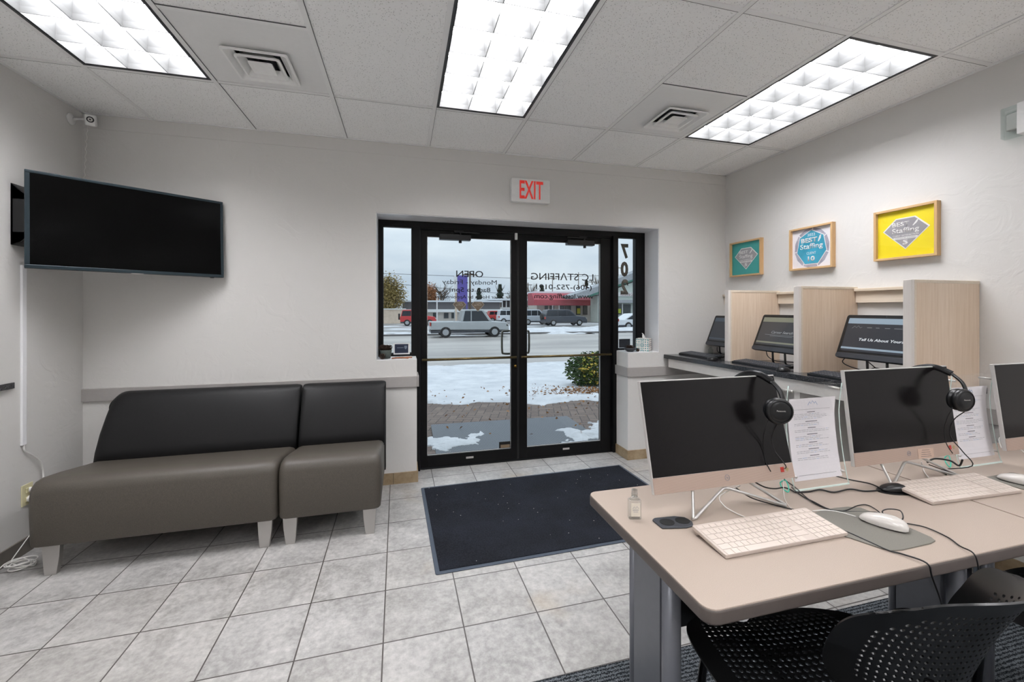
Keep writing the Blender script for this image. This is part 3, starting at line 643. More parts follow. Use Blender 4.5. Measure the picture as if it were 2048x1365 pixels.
# ================================================================== RIGHT WALL
def frame(yc, w, zc, h, col, label, kind):
    t = empty('picture_frame', (XR, yc, zc), 0, label, 'framed award', 'framed award prints on the right wall'); d, e = .034, .014
    # local: -x is out of the wall, y along the wall
    for a_, c_ in ((-w/2, -w/2+e), (w/2-e, w/2)): MB().box(-d, 0, a_, c_, -h/2, h/2).build('frame_side', MFRWZ, t, bevel=.001)
    for a_, c_ in ((h/2-e, h/2), (-h/2, -h/2+e)): MB().box(-d+.0003, 0, -w/2+e, w/2-e, a_, c_).build('frame_rail', MFRW, t, bevel=.001)
    pr = MB().box(-.014, -.006, -w/2+e, w/2-e, -h/2+e, h/2-e).build('print', simple('print_'+col[1:], col, .55, 0, .01), t)
    MB().box(-.020, -.0185, -w/2+e, w/2-e, -h/2+e, h/2-e).build('glass', MCLEARG, t)
    def tx(s, yy, zz, ww, hh, mt=MWHITE, **k): return text(s, mt, pr, ww, hh, (-.0160, yy, zz), '-x', **k)
    if kind == 'diamond':
        s = min(w*1.0, h*1.0); Wd = w*.37; a = h*.30
        # gem: flat top, widest a third of the way down, point at the bottom
        def gem(k, x0, x1, mt, nm): return MB().prism([(y*k, z*k-.0*k) for y, z in [(Wd*.42, a), (-Wd*.42, a), (-Wd, a*.25), (0, -a*1.05), (Wd, a*.25)]], x0, x1, 'x').build(nm, mt, pr)
        gem(1, -.0148, -.014, MWHITE, 'badge_border'); gem(.93, -.0156, -.0148, MBADGE, 'badge')
        tx('BEST', .12*Wd+.01, a*.60, Wd*.75, a*.28, bold=.02); tx('Staffing', 0, a*.15, Wd*1.15, a*.42, bold=.01); tx('CLIENT SATISFACTION', 0, -a*.14, Wd*1.1, a*.10)
        MB().box(-.0160, -.0154, -Wd*.52, Wd*.52, -a*.38, -a*.24).build('ribbon', MWHITE, pr)
        text('DIAMOND AWARD', MBADGE, pr, Wd*.85, a*.075, (-.0166, 0, -a*.31), '-x'); tx('5', 0, -a*.60, Wd*.22, a*.30, bold=.03)
        b = MB(); b.prism([(-Wd*.55, a*.78), (-Wd*.48, a*.74), (-Wd*.30, a*.42), (-Wd*.34, a*.40), (-Wd*.50, a*.58)], -.0166, -.0156, 'x'); b.build('quill', MWHITE, pr)
    else:
        r = w*.36; rn = random.Random(5)
        b = MB()
        for k in range(7):
            an = k*2*PI/7+.3; p = [(r*1.12*math.cos(an+q), r*1.12*1.1*math.sin(an+q)) for q in (-.42, .0, .42)]; b.prism(p+[(.0, 0)], -.0146-.0001*k, -.014, 'x')
        b.build('crystal_points', simple('crystal_grey', '#a9a6b4', .4, 0, .25, 20), pr)
        for kk, mt, xx in ((1.0, MWHITE, -.0154), (.96, MAQUA, -.0158)):
            MB().prism([(r*kk*math.cos(k*2*PI/7+PI/2), r*kk*1.12*math.sin(k*2*PI/7+PI/2)) for k in range(7)], xx, -.0148, 'x').build('badge', mt, pr)
        def t2(s, yy, zz, ww, hh, **k): return text(s, MWHITE, pr, ww, hh, (-.0162, yy, zz), '-x', **k)
        t2('2022', 0, r*.80, r*.5, r*.16); t2('BEST', .15*r, r*.48, r*1.05, r*.28, bold=.03); t2('Staffing', 0, r*.06, r*1.45, r*.42, bold=.012); t2('CLIENT', 0, -r*.32, r*.6, r*.15); t2('10', 0, -r*.66, r*.45, r*.30, bold=.03)
        MB().prism([(-r*.62, r*.72), (-r*.52, r*.66), (-r*.42, r*.34), (-r*.47, r*.32), (-r*.60, r*.50)], -.0168, -.0158, 'x').build('quill', MWHITE, pr)
MBADGE = simple('badge_silver', '#a3a1a6', .35, .2, .06, 12); MAQUA = simple('badge_aqua', '#3ea0bd', .5, 0, .15, 10); MCLEARG = glassy('picture_glass', '#ffffff', .012)
frame(-.260, .352, 1.815, .318, '#2f9f9b', 'small framed teal award print with a silver diamond badge, nearest the corner', 'diamond')
frame(-.882, .345, 1.822, .325, '#e9e6ea', 'framed white award print with a round aqua badge, middle of the three', 'round')
frame(-1.493, .335, 1.826, .318, '#ead61c', 'framed yellow award print with a silver diamond badge', 'diamond')
t = empty('emergency_light', (XR, -2.08, 2.30), 0, 'white wall box with a clear ribbed end under the ceiling at the right edge', 'emergency light')
MB().box(-.062, 0, -.12, .085, -.075, .08).build('housing', MWHITE, t, bevel=.003)
MB().prism([(-.058, .080), (0, .085), (0, .155), (-.045, .150), (-.058, .14)], -.073, .075, 'z').build('clear_lens', MCLEAR, t)
MB().box(-.04, -.01, .09, .135, -.04, .045).build('lamp', MSILV, t, bevel=.006)
# --- counter with study carrels
t = empty('stone_counter', (0, 0, 0), 0, 'long counter along the right wall with dark speckled stone top', 'counter')
def CE(y): return 2.325+(-y)*.073
MB().prism([(CE(0), -.002), (XR-.001, -.002), (XR-.001, -1.86), (CE(-1.86), -1.86)], .905, .940).build('countertop', MGRAN, t, bevel=.003)
MB().prism([(CE(0)+.03, -.03), (CE(0)+.055, -.03), (CE(-1.86)+.055, -1.85), (CE(-1.86)+.03, -1.85)], .825, .905).build('apron', MAPRON, t)
for y in (-1.215, -1.83): MB().box(CE(y)+.06, XR-.02, y-.02, y+.02, 0, .905).build('support', MAPRON, t, bevel=.002)
labs = ['pale maple divider panel nearest the corner', 'pale maple divider panel in the middle of the counter', 'tall pale maple divider panel with a wide inset face, nearest the camera']
for (yn, lb) in zip((-.597, -1.206, -1.829), labs):
    t = empty('divider_panel', (2.5, yn, .94), 0, lb, 'divider', 'maple dividers on the wall counter'); th = .038; hz = .567; L_ = XR-2.5-.001
    MB().box(0, .022, 0, th, 0, hz).build('edge_band', MWEDGE, t, bevel=.0015)
    MB().box(.022, L_, .002, th-.002, 0, hz-.002).build('panel', MWOOD, t)
    b = MB(); b.box(.022, .036, -.0, th, 0, hz); b.box(.036, L_, 0, th, hz-.016, hz); b.build('trim_strip', MWEDGE if False else MWOODY, t, bevel=.001)
for y0, y1, lb in ((-.002, -.559, 'short'), (-.597, -1.168, 'middle'), (-1.206, -1.791, 'longest visible')):
    t = empty('back_rail', (XR, (y0+y1)/2, 1.44), 0, {'short': 'maple rail with cap on the wall in the corner carrel', 'middle': 'maple rail with cap on the wall in the middle carrel', 'longest visible': 'maple rail with cap on the wall in the carrel nearest the camera'}[lb], 'wall rail', 'maple rails between the dividers'); hl = abs(y1-y0)/2-.001
    MB().box(-.022, 0, -hl, hl, -.040, .036).build('board', MWOODY, t); MB().box(-.040, 0, -hl, hl, .036, .056).build('cap', MWOODY, t, bevel=.002)
# --- all-in-one computers on the counter
MSCRD = [emit('dark_page_lit_%d' % k, c, s) for k, (c, s) in enumerate([('#22272f', .8), ('#34363a', .8), ('#20252e', .9)])]
MBAR = [emit('toolbar_lit_%d' % k, c, s) for k, (c, s) in enumerate([('#3a4550', .8), ('#7b7d6c', .8), ('#8fa1b0', .9)])]; MTXT = emit('lit_text', '#dfe4ea', .8); MTXT2 = emit('lit_text_dim', '#8c9094', .7)
def dell(x, y, z, yaw, tilt, label, k, W_=.47):
    t = empty('desktop_computer', (x, y, .94), yaw, label, 'computer', 'black all-in-one computers on the wall counter'); H_ = .292; zb = z-.94
    T = Matrix.Translation((0, 0, zb)) @ Matrix.Rotation(-tilt, 4, 'X')
    cs = MB().prism(rrect(-W_/2, W_/2, 0, H_, .016, 4), 0, .024, 'y', T).build('casing', MPLAS, t, bevel=.004)
    MB().prism(rrect(-W_/2+.001, W_/2-.001, .001, .034, .012, 3), -.003, .001, 'y', T).build('lower_bezel', MPLASG, t, bevel=.002)
    sc = MB().box(-W_/2+.022, W_/2-.022, -.0012, .0, .048, H_-.024, T).build('screen', MSCRD[k], t)
    MB().box(-W_/2+.022, W_/2-.022, -.0018, -.0010, H_-.060, H_-.024, T).build('browser_bar', MBAR[k], sc); MB().box(-W_/2+.022, W_/2-.022, -.0018, -.0010, .062, .074, T).build('taskbar', MBAR[k], sc)
    def tx(s, mt, xx, zz, w, h, **q):
        o = text(s, mt, t, w, h, (0, 0, 0), '-y', **q); o.matrix_local = T @ Matrix.Translation((xx, -.0022, zz)) @ Matrix.Rotation(PI/2, 4, 'X'); return o
    if k == 2:
        tx('Tell Us About Yourself', MTXT, .022, .128, .28, .017, shear=.15, bold=.012); tx('DELL', MSILV, 0, .026, .032, .009, bold=.03)
        for i, w in enumerate((.028, .020, .028, .042, .034)): MB().box(-.09+i*.05, -.09+i*.05+w, -.0018, -.001, .205, .208, T).build('menu_item', MTXT2, sc)
        MB().tube([T @ Vector(p) for p in [(-.18, -.0015, .199), (-.165, -.0015, .215), (-.155, -.0015, .204), (-.143, -.0015, .217), (-.13, -.0015, .203), (-.12, -.0015, .209)]], .0008, 5).build('page_mark', MTXT2, sc)
    if k == 1:
        tx('Career Search', MTXT2, .0, .150, .19, .020, shear=.3, bold=.01); MB().box(-.15, .15, -.0018, -.001, .128, .130, T).build('menu_item', MTXT2, sc); MB().box(-.10, .10, -.0018, -.001, .119, .121, T).build('menu_item', MTXT2, sc)
    MB().lathe([(.004, 0), (.003, .001)], 10, T @ Matrix.Translation((0, -.0005, H_-.012)) @ Matrix.Rotation(PI/2, 4, 'X')).build('webcam', MPLASG, t)
    for sx_ in (-.055, .055): MB().tube([T @ Vector((sx_, .02, .02)), (sx_*1.0, .03, .03), (sx_*1.1, .05, .004)], .007, 8).build('stand_leg', MPLAS, t, smooth=True)
    MB().prism(rrect(-.11, .11, .0, .15, .02), 0, .010).build('base', MPLAS, t, bevel=.003)
    return t
dell(2.734, -.253, 1.026, -1.641, .378, 'black all-in-one computer with dim screen in the corner carrel', 0, .44)
dell(2.627, -.911, 1.044, -1.641, .388, 'black all-in-one computer showing Career Search in the middle carrel', 1)
dell(2.700, -1.515, 1.048, -1.60, .372, 'black all-in-one computer showing Tell Us About Yourself in the nearest carrel', 2)
def keyboard_black(x, y, rz, label):
    t = empty('keyboard', (x, y, .94), rz, label, 'keyboard', 'black keyboards on the wall counter')
    Tk = Matrix.Rotation(R(5), 4, 'X'); MB().prism(rrect(-.215, .215, -.072, .072, .012), .004, .018, 'z', Tk).build('base', MPLAS, t, bevel=.003)
    b = MB()
    for r_ in range(6):
        for c_ in range(21): xk = -.200+c_*.0193; yk = .055-r_*.0205; b.box(xk, xk+.0155, yk-.0155, yk, .016, .024, Tk)
    b.build('keys', MPLASG, t, bevel=.0015, seg=1); return t
keyboard_black(2.535, -.235, -1.60, 'black keyboard on the counter in the corner carrel'); keyboard_black(2.545, -.865, -1.60, 'black keyboard on the counter in the middle carrel'); keyboard_black(2.535, -1.50, -1.60, 'black keyboard on the counter in the nearest carrel')
def mouse(x, y, z, rz, mat, label, group, cable=False, L_=.108, w=.062, h=.030):
    t = empty('computer_mouse', (x, y, z), rz, label, 'mouse', group)
    def f(u, v):
        a = PI*u; l = -1+2*v; pr = math.sqrt(max(0, 1-l*l*.98)) if abs(l) < 1 else .14
        return Vector((-math.cos(a)*w/2*pr**.55*(1-.10*l), l*L_/2, .004+math.sin(a)**.6*h*pr**.9*(1-.25*l)*.85))
    MB().grid(f, 16, 18).build('body', mat, t, smooth=True)
    MB().prism([(math.cos(2*PI*k/24)*w*.42, math.sin(2*PI*k/24)*L_*.46) for k in range(24)], .0005, .006).build('underside', MSILV if mat is MMOUSE else MPLAS, t)
    return t
mouse(2.44, -.50, .941, -1.3, MPLAS, 'black mouse in the corner carrel', 'black mice on the wall counter'); mouse(2.475, -1.115, .941, -1.3, MPLAS, 'black mouse in the middle carrel', 'black mice on the wall counter')
cord('monitor_cable', [(2.80, -.28, 1.0), (2.74, -.29, .96), (2.66, -.30, .985), (2.60, -.36, 1.03)], .003, MCORD, 'black cable hanging under the corner carrel computer')
cord('monitor_cable', [(2.70, -.76, 1.04), (2.72, -.76, .99), (2.76, -.80, .96), (2.85, -.86, .955)], .003, MCORD, 'black cable hanging under the middle carrel computer')
for k, pts in enumerate([[(2.74, -1.34, 1.06), (2.72, -1.32, 1.02), (2.74, -1.36, .99), (2.80, -1.45, .965), (2.82, -1.6, .955)], [(2.78, -1.40, .955), (2.77, -1.48, 1.0), (2.78, -1.56, .97), (2.80, -1.62, .955)], [(2.74, -1.44, 1.05), (2.78, -1.50, .98), (2.84, -1.52, .96), (2.86, -1.68, .955)]]):
    cord('monitor_cable', pts, .003, MCORD, ['looping black cable at the far end under the nearest carrel computer', 'arched black cable under the middle of the nearest carrel computer', 'drooping black cable behind the nearest carrel computer stand'][k])
t = empty('glass_jar', (2.80, -.045, .94), 0, 'small clear jar beside the keyboard in the far counter corner', 'jar')
MB().lathe([(.020, 0), (.022, .004), (.022, .04), (.012, .05), (.010, .062)], 16).build('jar', MCLEAR, t, smooth=True)
# ================================================================== COMPUTER TABLES
TZ = .725
def table(x0, x1, y0, y1, label):
    cx, cy = (x0+x1)/2, (y0+y1)/2; hx, hy = (x1-x0)/2, (y1-y0)/2
    t = empty('computer_table', (cx, cy, 0), 0, label, 'table', 'laminate computer tables')
    MB().prism(rrect(-hx+.002, hx-.002, -hy+.002, hy-.002, .028), TZ-.006, TZ).build('tabletop', MTAB, t, bevel=.0012)
    MB().prism(rrect(-hx, hx, -hy, hy, .030), TZ-.036, TZ-.0008).build('edge_band', MTEDGE, t, bevel=.007, seg=3)
    for s, nm in ((-1, 'l'), (1, 'r')):
        xx = s*(hx-.065); yy = -.02
        lg = MB().tube([(xx, yy+.12, .02), (xx, yy+.12, TZ-.036)], .014, 16).build('leg', MTLEG, t, smooth=True)
        MB().box(xx-.010, xx+.010, yy-.025, yy+.106, .04, TZ-.036).build('leg_panel', MTLEG, t, bevel=.002)
        MB().tube([(xx, yy-.060, .02), (xx, yy-.060, TZ-.036)], .024, 20).build('leg', MTLEG, t, smooth=True)
        MB().prism(rrect(xx-.022, xx+.022, -.27, .27, .02), .010, .035).build('foot', MTLEG, t, bevel=.006)
        MB().box(xx-.018, xx+.018, -.25, .25, TZ-.062, TZ-.036).build('support_bar', MBLACK2, t)
    MB().box(-hx+.085, hx-.085, .02, .035, .43, TZ-.036).build('modesty_panel', MPLAS, t)
    MB().lathe([(.022, 0), (.022, .022), (.01, .028)], 14, Matrix.Translation((-hx+.12, -hy+.05, TZ-.062)) ).build('glide_knob', MWHITE2, t)
    return t
TX0, TX1, TY0, TY1 = .614, 1.812, -2.630, -2.040
table(TX0, TX1, TY0, TY1, 'left computer table with rounded corners and beige speckled top')
table(TX1+.003, XR-.03, TY0, TY1, 'right computer table with beige speckled top, reaching the right edge')
# power grommet
g0 = AZ(1347, 1047, TZ)
t = empty('desk_grommet', (g0.x, g0.y, TZ), R(-4), 'dark grey oval cable grommet set in the left table top', 'cable grommet')
MB().prism([(-.052, -.026), (.020, -.036), (.045, -.030), (.055, -.010), (.048, .018), (.020, .030), (-.045, .030), (-.056, .022)], 0, .006).build('cover', MPLASG, t, bevel=.003)
for cx_, nm in ((-.022, 0), (.028, 1)): MB().prism([(cx_+.0215*math.cos(a), -.002+.019*math.sin(a)) for a in [2*PI*k/20 for k in range(20)]], .0055, .0068).build('cable_hole', MBLACK2, t)
# hand sanitiser
p0 = AZ(1269, 1037, TZ)
t = empty('sanitizer_bottle', (p0.x, p0.y, TZ), R(-14), 'small clear flip-top bottle with beige label on the left table corner', 'bottle')
MBOT = glassy('clear_bottle', '#f4f6f6', .10)
MB().prism(rrect(-.0195, .0195, -.011, .011, .006), .0, .058).build('body', MBOT, t, bevel=.003)
MB().lathe([(.0175, .058), (.010, .065), (.009, .067)], 16, None, 1, .62).build('shoulder', MBOT, t, smooth=True)
MB().lathe([(.0095, .066), (.0095, .078), (.0088, .079), (.0088, .086)], 16).build('cap', glassy('cap_clear', '#e4e6e6', .12), t)
lb = MB().box(-.0135, .0135, -.0118, -.0113, .010, .050).build('bottle_label', simple('label_cream', '#d5cdbf', .6), t)
b = MB(); b.tube([(-.009, -.0122, .034), (-.004, -.0122, .040), (0, -.0122, .035), (.004, -.0122, .041), (.009, -.0122, .034)], .0006, 5); b.box(-.009, .009, -.0122, -.0118, .029, .0305); b.box(-.007, .007, -.0122, -.0118, .024, .025); b.build('mark', MINK, lb)
# --- silver all-in-one computers
def hp(x, y, z, tilt, label, extra):
    t = empty('desktop_computer', (x, y, TZ), 0, label, 'computer', 'silver all-in-one computers on the tables'); W_, H_ = .54, .346; zb = z-TZ; ch = .0495
    T = Matrix.Translation((0, 0, zb)) @ Matrix.Rotation(-tilt, 4, 'X')
    MB().box(-W_/2, W_/2, .0, .014, 0, H_, T).build('casing', MSILV, t, bevel=.002)
    MB().prism(rrect(-.18, .18, .05, .28, .03), .013, .045, 'y', T).build('rear_cover', MWHITE2, t, bevel=.006)
    MB().box(-W_/2+.003, W_/2-.003, -.0012, .001, ch, H_-.004, T).build('screen', MSCR2, t)
    chn = MB().box(-W_/2+.001, W_/2-.001, -.0016, .001, .001, ch-.001, T).build('chin', MCHIN, t)
    lg = MB().tube([T @ Vector((.0085*math.cos(a), -.0022, .026+.0085*math.sin(a))) for a in [2*PI*k/20 for k in range(20)]], .0008, 5, closed=True).build('logo_ring', MINK, chn)
    o = text('hp', MINK, chn, .008, .009, (0, 0, 0), '-y', shear=.25); o.matrix_local = T @ Matrix.Translation((0, -.0022, .026)) @ Matrix.Rotation(PI/2, 4, 'X')
    MB().box(.215, .229, -.0021, -.0014, .022, .038, T).build('sticker', simple('red_sticker', '#b5352a', .5, 0, .3, 200), chn)
    MB().prism([(.2425, .022), (.250, .0295), (.2425, .037), (.235, .0295)], -.0021, -.0014, 'y', T).build('diamond_sticker', simple('khaki_sticker', '#a3946b', .5, 0, .3, 300), chn)
    # bent rod stand: hangs from the back of the casing, two V feet
    pk = Vector((-.005, .006, zb-.008)); f1, f2 = Vector((-.178, -.055, .006)), Vector((.165, -.060, .006))
    for nm, pts in (('stand_rod', [Vector((-.125, .02, zb+.01)), Vector((-.125, .012, zb-.004)), f1+Vector((.004, 0, .003)), f1, f1+Vector((.012, .001, 0)), pk+Vector((-.012, 0, -.002)), pk, pk+Vector((.012, -.002, -.002)), f2, f2+Vector((.003, .004, .001)), Vector((.10, .03, zb-.004)), Vector((.10, .03, zb+.01))]),):
        MB().tube(pts, .0045, 10).build(nm, MSTAND, t, smooth=True)
    if extra:
        MB().box(.045, .128, -.0026, -.0016, .004, .040, T @ Matrix.Rotation(R(2), 4, 'Y')).build('paper_note', MPINK, chn)
        b = MB()
        for k, (w, zz) in enumerate([(.04, .034), (.046, .026), (.05, .018), (.055, .011)]): b.box(.0865-w/2, .0865+w/2, -.0030, -.0026, zz, zz+.0013, T @ Matrix.Rotation(R(2), 4, 'Y'))
        b.build('note_lines', MINK2, chn)
    return T
MS = [(1.013, -2.243, .786, .247), (1.847, -2.223, .785, .114), (2.61, -2.251, .786, .113)]
LB = ['silver all-in-one computer at the left, beside the sanitizer bottle', 'silver all-in-one computer in the middle with a paper note on its chin', 'silver all-in-one computer cut off by the right edge']
for k, ((x, y, z, a), lb) in enumerate(zip(MS, LB)): hp(x, y, z, a, lb, k == 1)
# --- headphones over the screen corners
MBAND = simple('headband_vinyl', '#1b1c1e', .22, .1, .1, 20)
def headphones(x, y, z, tilt, label, yaw, nm):
    c = Vector((x+.27, y+.346*math.sin(tilt), z+.346*math.cos(tilt)))
    t = empty('headphones', c, 0, label, 'headphones', 'black headphones hung over screen corners')
    cup = Vector((-.092, -.105, -.100)) if nm == 0 else Vector((-.100, -.100, -.113))
    P = [Vector((-.095, .108, -.075)), Vector((-.092, .098, -.035)), Vector((-.084, .065, -.004)), Vector((-.077, .025, .012)), Vector((-.072, -.010, .013)), Vector((-.060, -.050, -.006)), Vector((-.056, -.078, -.034)), Vector((-.058, -.092, -.068))]
    MB().tube(smoothpath([q_-Vector((0, 0, .008 if nm == 0 else .018)) for q_ in P[:6]], 6), .0085, 10, flat=(1.3, .55)).build('headband', MBAND, t, smooth=True)
    MB().tube(smoothpath([q_-Vector((0, 0, .008 if nm == 0 else .018)) for q_ in P[5:]], 5), .0085, 10, flat=(1.2, .6)).build('slider', MPLAS, t, smooth=True)
    for k, (q, rot) in enumerate(((cup, R(-22 if nm == 0 else -8)), (Vector((-.125, .112, -.112)), R(160)))):
        T = Matrix.Translation(q) @ Matrix.Rotation(rot, 4, 'Z') @ Matrix.Rotation(R(90), 4, 'X') if k == 0 else Matrix.Translation(q) @ Matrix.Rotation(rot, 4, 'Z') @ Matrix.Rotation(R(90), 4, 'X')
        ec = MB().lathe([(.030, -.024), (.038, -.022), (.041, -.012), (.036, -.008), (.040, -.004), (.043, .004), (.041, .012), (.034, .018), (.033, .016), (.0325, .0165), (.02, .018), (.004, .018)], 30, T).build('ear_cup', MPLAS, t, smooth=True)
        MB().tube([T @ Vector((.034*math.cos(a), .034*math.sin(a), .0165)) for a in [2*PI*j/28 for j in range(28)]], .0012, 6, closed=True).build('trim_ring', MCHROME, ec, smooth=True)
        if k == 0:
            o = text('Panasonic', MSILV, ec, .027, .0048, (0, 0, 0), '+z', bold=.01); o.matrix_local = T @ Matrix.Translation((0, .004, .0187))
    a_ = cup+Vector((.0, -.01, -.04)); zt = TZ-c.z
    if nm == 0: cab = [a_+Vector((.004, .01, .008)), a_+Vector((-.004, .02, -.02)), a_+Vector((-.002, .035, -.06)), a_+Vector((.008, .03, -.10)), a_+Vector((.02, .0, -.14)), Vector((AZ(1563, 940, .78).x-c.x, AZ(1563, 940, .78).y-c.y, .78-c.z))]+[AZ(px, py, TZ+.004)-c for px, py in [(1568, 958), (1590, 975), (1625, 1005), (1660, 1020), (1690, 1022), (1715, 1012), (1735, 1011), (1755, 1022), (1768, 1035)]]
    else: cab = [a_, a_+Vector((-.006, .03, -.04)), a_+Vector((-.006, .04, -.10)), a_+Vector((.004, .01, -.15)), a_+Vector((.02, -.01, -.20))]+[AZ(px, py, TZ+.004)-c for px, py in [(1885, 940), (1893, 950)]]
    MB().tube(smoothpath(cab, 5), .0018, 6).build('cord', MCORD, t, smooth=True)
    MB().tube(smoothpath([a_+Vector((-.03, .02, .012)), a_+Vector((-.030, .035, -.03)), a_+Vector((-.020, .05, -.08)), a_+Vector((-.018, .045, -.13)), a_+Vector((-.010, .03, -.165))], 5), .0016, 6).build('cord', MCORD, t, smooth=True)
headphones(*MS[0], 'black over-ear headphones hung on the corner of the left silver computer', 0, 0)
headphones(*MS[1], 'black over-ear headphones hung on the corner of the middle silver computer', 0, 1)
# --- acrylic paper holders
def holder(x, y, label, seed, rz=0):
    t = empty('sign_holder', (x, y, TZ), rz, label, 'sign holder', 'curved acrylic sign holders on the tables')
    Hh = .358
    def prof(v): return Vector((0, .075*math.sin(PI*min(1, v*1.12)*.5)**.8*.5-.012*max(0, v-.7)/.3, .002+Hh*v))
    def sheet(w, off, v0=0, v1=1, n=18):
        return MB().grid(lambda u, v: prof(v0+(v1-v0)*v)+Vector((-w/2+w*u, off, 0)), 2, n)
    sheet(.245, -.009).build('front_sheet', MACR, t, solid=.003); sheet(.245, .020, .05, 1).build('rear_sheet', MACR, t, solid=.003)
    for ex in (-.1225, .1225): MB().tube([prof(v_/14)+Vector((ex, -.009, 0)) for v_ in range(15)], .0017, 6).build('sheet_edge', MAEDGE, t, smooth=True)
    MB().box(-.1225, .1225, -.012, -.006, 0, .004).build('sheet_edge', MAEDGE, t)
    pp = sheet(.214, -.004, .07, .86).build('paper_sheet', MPAPER, t, solid=.0004)
    # printed lines: bars lying on the curved sheet
    rn = random.Random(seed); b = MB(); bd = MB(); bb = MB()
    def bar(B, xa, xb, v, th=.0016):
        q0 = prof(v)+Vector((0, -.0050, 0)); q1 = prof(v+th/Hh)+Vector((0, -.0050, 0)); B.quad(q0+Vector((xa, 0, 0)), q0+Vector((xb, 0, 0)), q1+Vector((xb, 0, 0)), q1+Vector((xa, 0, 0)))
    v = .715
    for sec in range(7):
        w = rn.uniform(.03, .055); bar(bd, -w/2-.004, w/2-.004, v, .0022); v -= .018
        for l in range([4, 2, 2, 3, 2, 2, 2][sec]):
            xx = -.082; end = rn.uniform(.03, .075)
            while xx < end:
                ww = rn.uniform(.006, .02); bar(bb if rn.random() < .15 else b, xx, min(xx+ww, end), v, .0012); xx += ww+.003
            v -= .0155
        v -= .014
    b.build('text_lines', MINK, pp); bd.build('heading_lines', MINK2, pp); bb.build('link_lines', MINKB, pp)
    f = MB(); tp, bt = .745, .115
    for xx in (-.088, .082):
        for k in range(14):
            va, vb = bt+(tp-bt)*k/14, bt+(tp-bt)*(k+1)/14; q0 = prof(va)+Vector((xx, .0052, 0)); q1 = prof(vb)+Vector((xx, .0052, 0)); f.quad(q0, q0+Vector((.0007, 0, 0)), q1+Vector((.0007, 0, 0)), q1)
    bar(f, -.088, .0827, tp, .0007); bar(f, -.088, .0827, bt, .0007); f.build('text_border', MINK2, pp)
    q = prof(.80)+Vector((0, -.0055, 0)); MB().tube([q+Vector((-.022, 0, -.004)), q+Vector((-.013, 0, .008)), q+Vector((-.008, 0, .001)), q+Vector((0, 0, .011)), q+Vector((.008, 0, .001)), q+Vector((.013, 0, .008)), q+Vector((.022, 0, -.004))], .0006, 5).build('mountain_mark', MINKB, pp)
    for sx_ in (-.108, .108):
        for v in (.12, .945):
            q = prof(v); MB().tube([q+Vector((sx_, -.014, 0)), q+Vector((sx_, .026, 0))], .0045, 10).build('standoff', MSTAND, t, smooth=True)
holder(1.434, -2.208, 'acrylic sign holder with a printed sheet between the left and middle silver computers', 4)
holder(2.262, -2.205, 'acrylic sign holder with a printed sheet between the middle and right silver computers', 8)
# --- keyboards and mice
def keyboard_white(x, y, rz, label):
    t = empty('keyboard', (x, y, TZ), rz, label, 'keyboard', 'white keyboards on the tables'); w, d = .408, .128
    Tk = Matrix.Translation((0, 0, .008)) @ Matrix.Rotation(R(5.5), 4, 'X')
    MB().prism(rrect(-w/2, w/2, -d/2, d/2, .004), -.001, .009, 'z', Tk).build('base', MKB, t, bevel=.0015)
    MB().tube([(-w/2+.004, d/2-.014, .010), (w/2-.004, d/2-.014, .010)], .0085, 12).build('rear_foot', MKB, t, smooth=True)
    b = MB(); kw, kd = .0192, .0202; y0 = d/2-.008
    def key(x0, x1, r_, hh=1): b.box(x0+.0009, x1-.0009, y0-(r_+hh)*kd+.0009, y0-r_*kd-.0009, .009, .0105, Tk)
    xl = -w/2+.006
    for r_ in range(6):
        if r_ == 0:
            for c_ in range(14): key(xl+c_*.0205, xl+(c_+1)*.0205, 0, .75)
        elif r_ == 5:
            xx = xl
            for ww in (.023, .019, .023, .110, .022, .019, .019, .022): key(xx, xx+ww, r_); xx += ww
        else:
            off = [0, 0, .009, .014, .024][r_]; a = xl
            if r_ > 1: key(a, a+.0192+off*.6, r_); a += .0192+off*.6
            nk = [0, 14, 13, 12, 11][r_]
            for c_ in range(nk): key(a, a+kw*.985, r_); a += kw*.985
            if a < xl+.268: key(a, xl+.287, r_)
    for r_ in range(6):
        for c_ in range(5): key(xl+.297+c_*.0199, xl+.297+(c_+1)*.0199, r_, .75 if r_ == 0 else 1)
    b.build('keys', MKEY, t, bevel=.0006, seg=1); return t
keyboard_white(.990, -2.420, R(.5), 'white keyboard in front of the left silver computer')
keyboard_white(1.850, -2.355, R(-2), 'white keyboard in front of the middle silver computer')
p0 = AZ(1755, 1060, TZ)
t = empty('mouse_pad', (p0.x, p0.y, TZ), 0, 'grey wedge shaped mouse pad beside the left white keyboard', 'mouse pad')
MB().prism([(v_.x-p0.x, v_.y-p0.y) for v_ in [AZ(a_, b_, TZ) for a_, b_ in [(1590, 1045), (1640, 1024), (1672, 1018), (1695, 1016), (1722, 1018), (1750, 1029), (1810, 1054), (1862, 1077), (1871, 1084), (1862, 1089), (1805, 1102), (1782, 1104), (1762, 1099), (1700, 1078), (1640, 1062)]]][::-1], 0, .0035).build('pad', MPAD, t, bevel=.001)
mouse(AZ(1765, 1053, TZ).x+.004, AZ(1765, 1053, TZ).y, TZ+.004, R(28), MMOUSE, 'white mouse on the grey mouse pad', 'white mice on the tables')
p1 = AZ(2040, 968, TZ)
mouse(p1.x, p1.y-.0, TZ+.004, R(22), MMOUSE, 'white mouse cut off by the right edge of the picture', 'white mice on the tables')
t = empty('mouse_pad', (p1.x+.02, p1.y-.01, TZ), R(2), 'dark mouse pad under the mouse at the right edge', 'mouse pad'); MB().prism(rrect(-.085, .1, -.09, .08, .02), 0, .003).build('pad', MPAD, t, bevel=.001)
p2 = AZ(1800, 982, TZ)
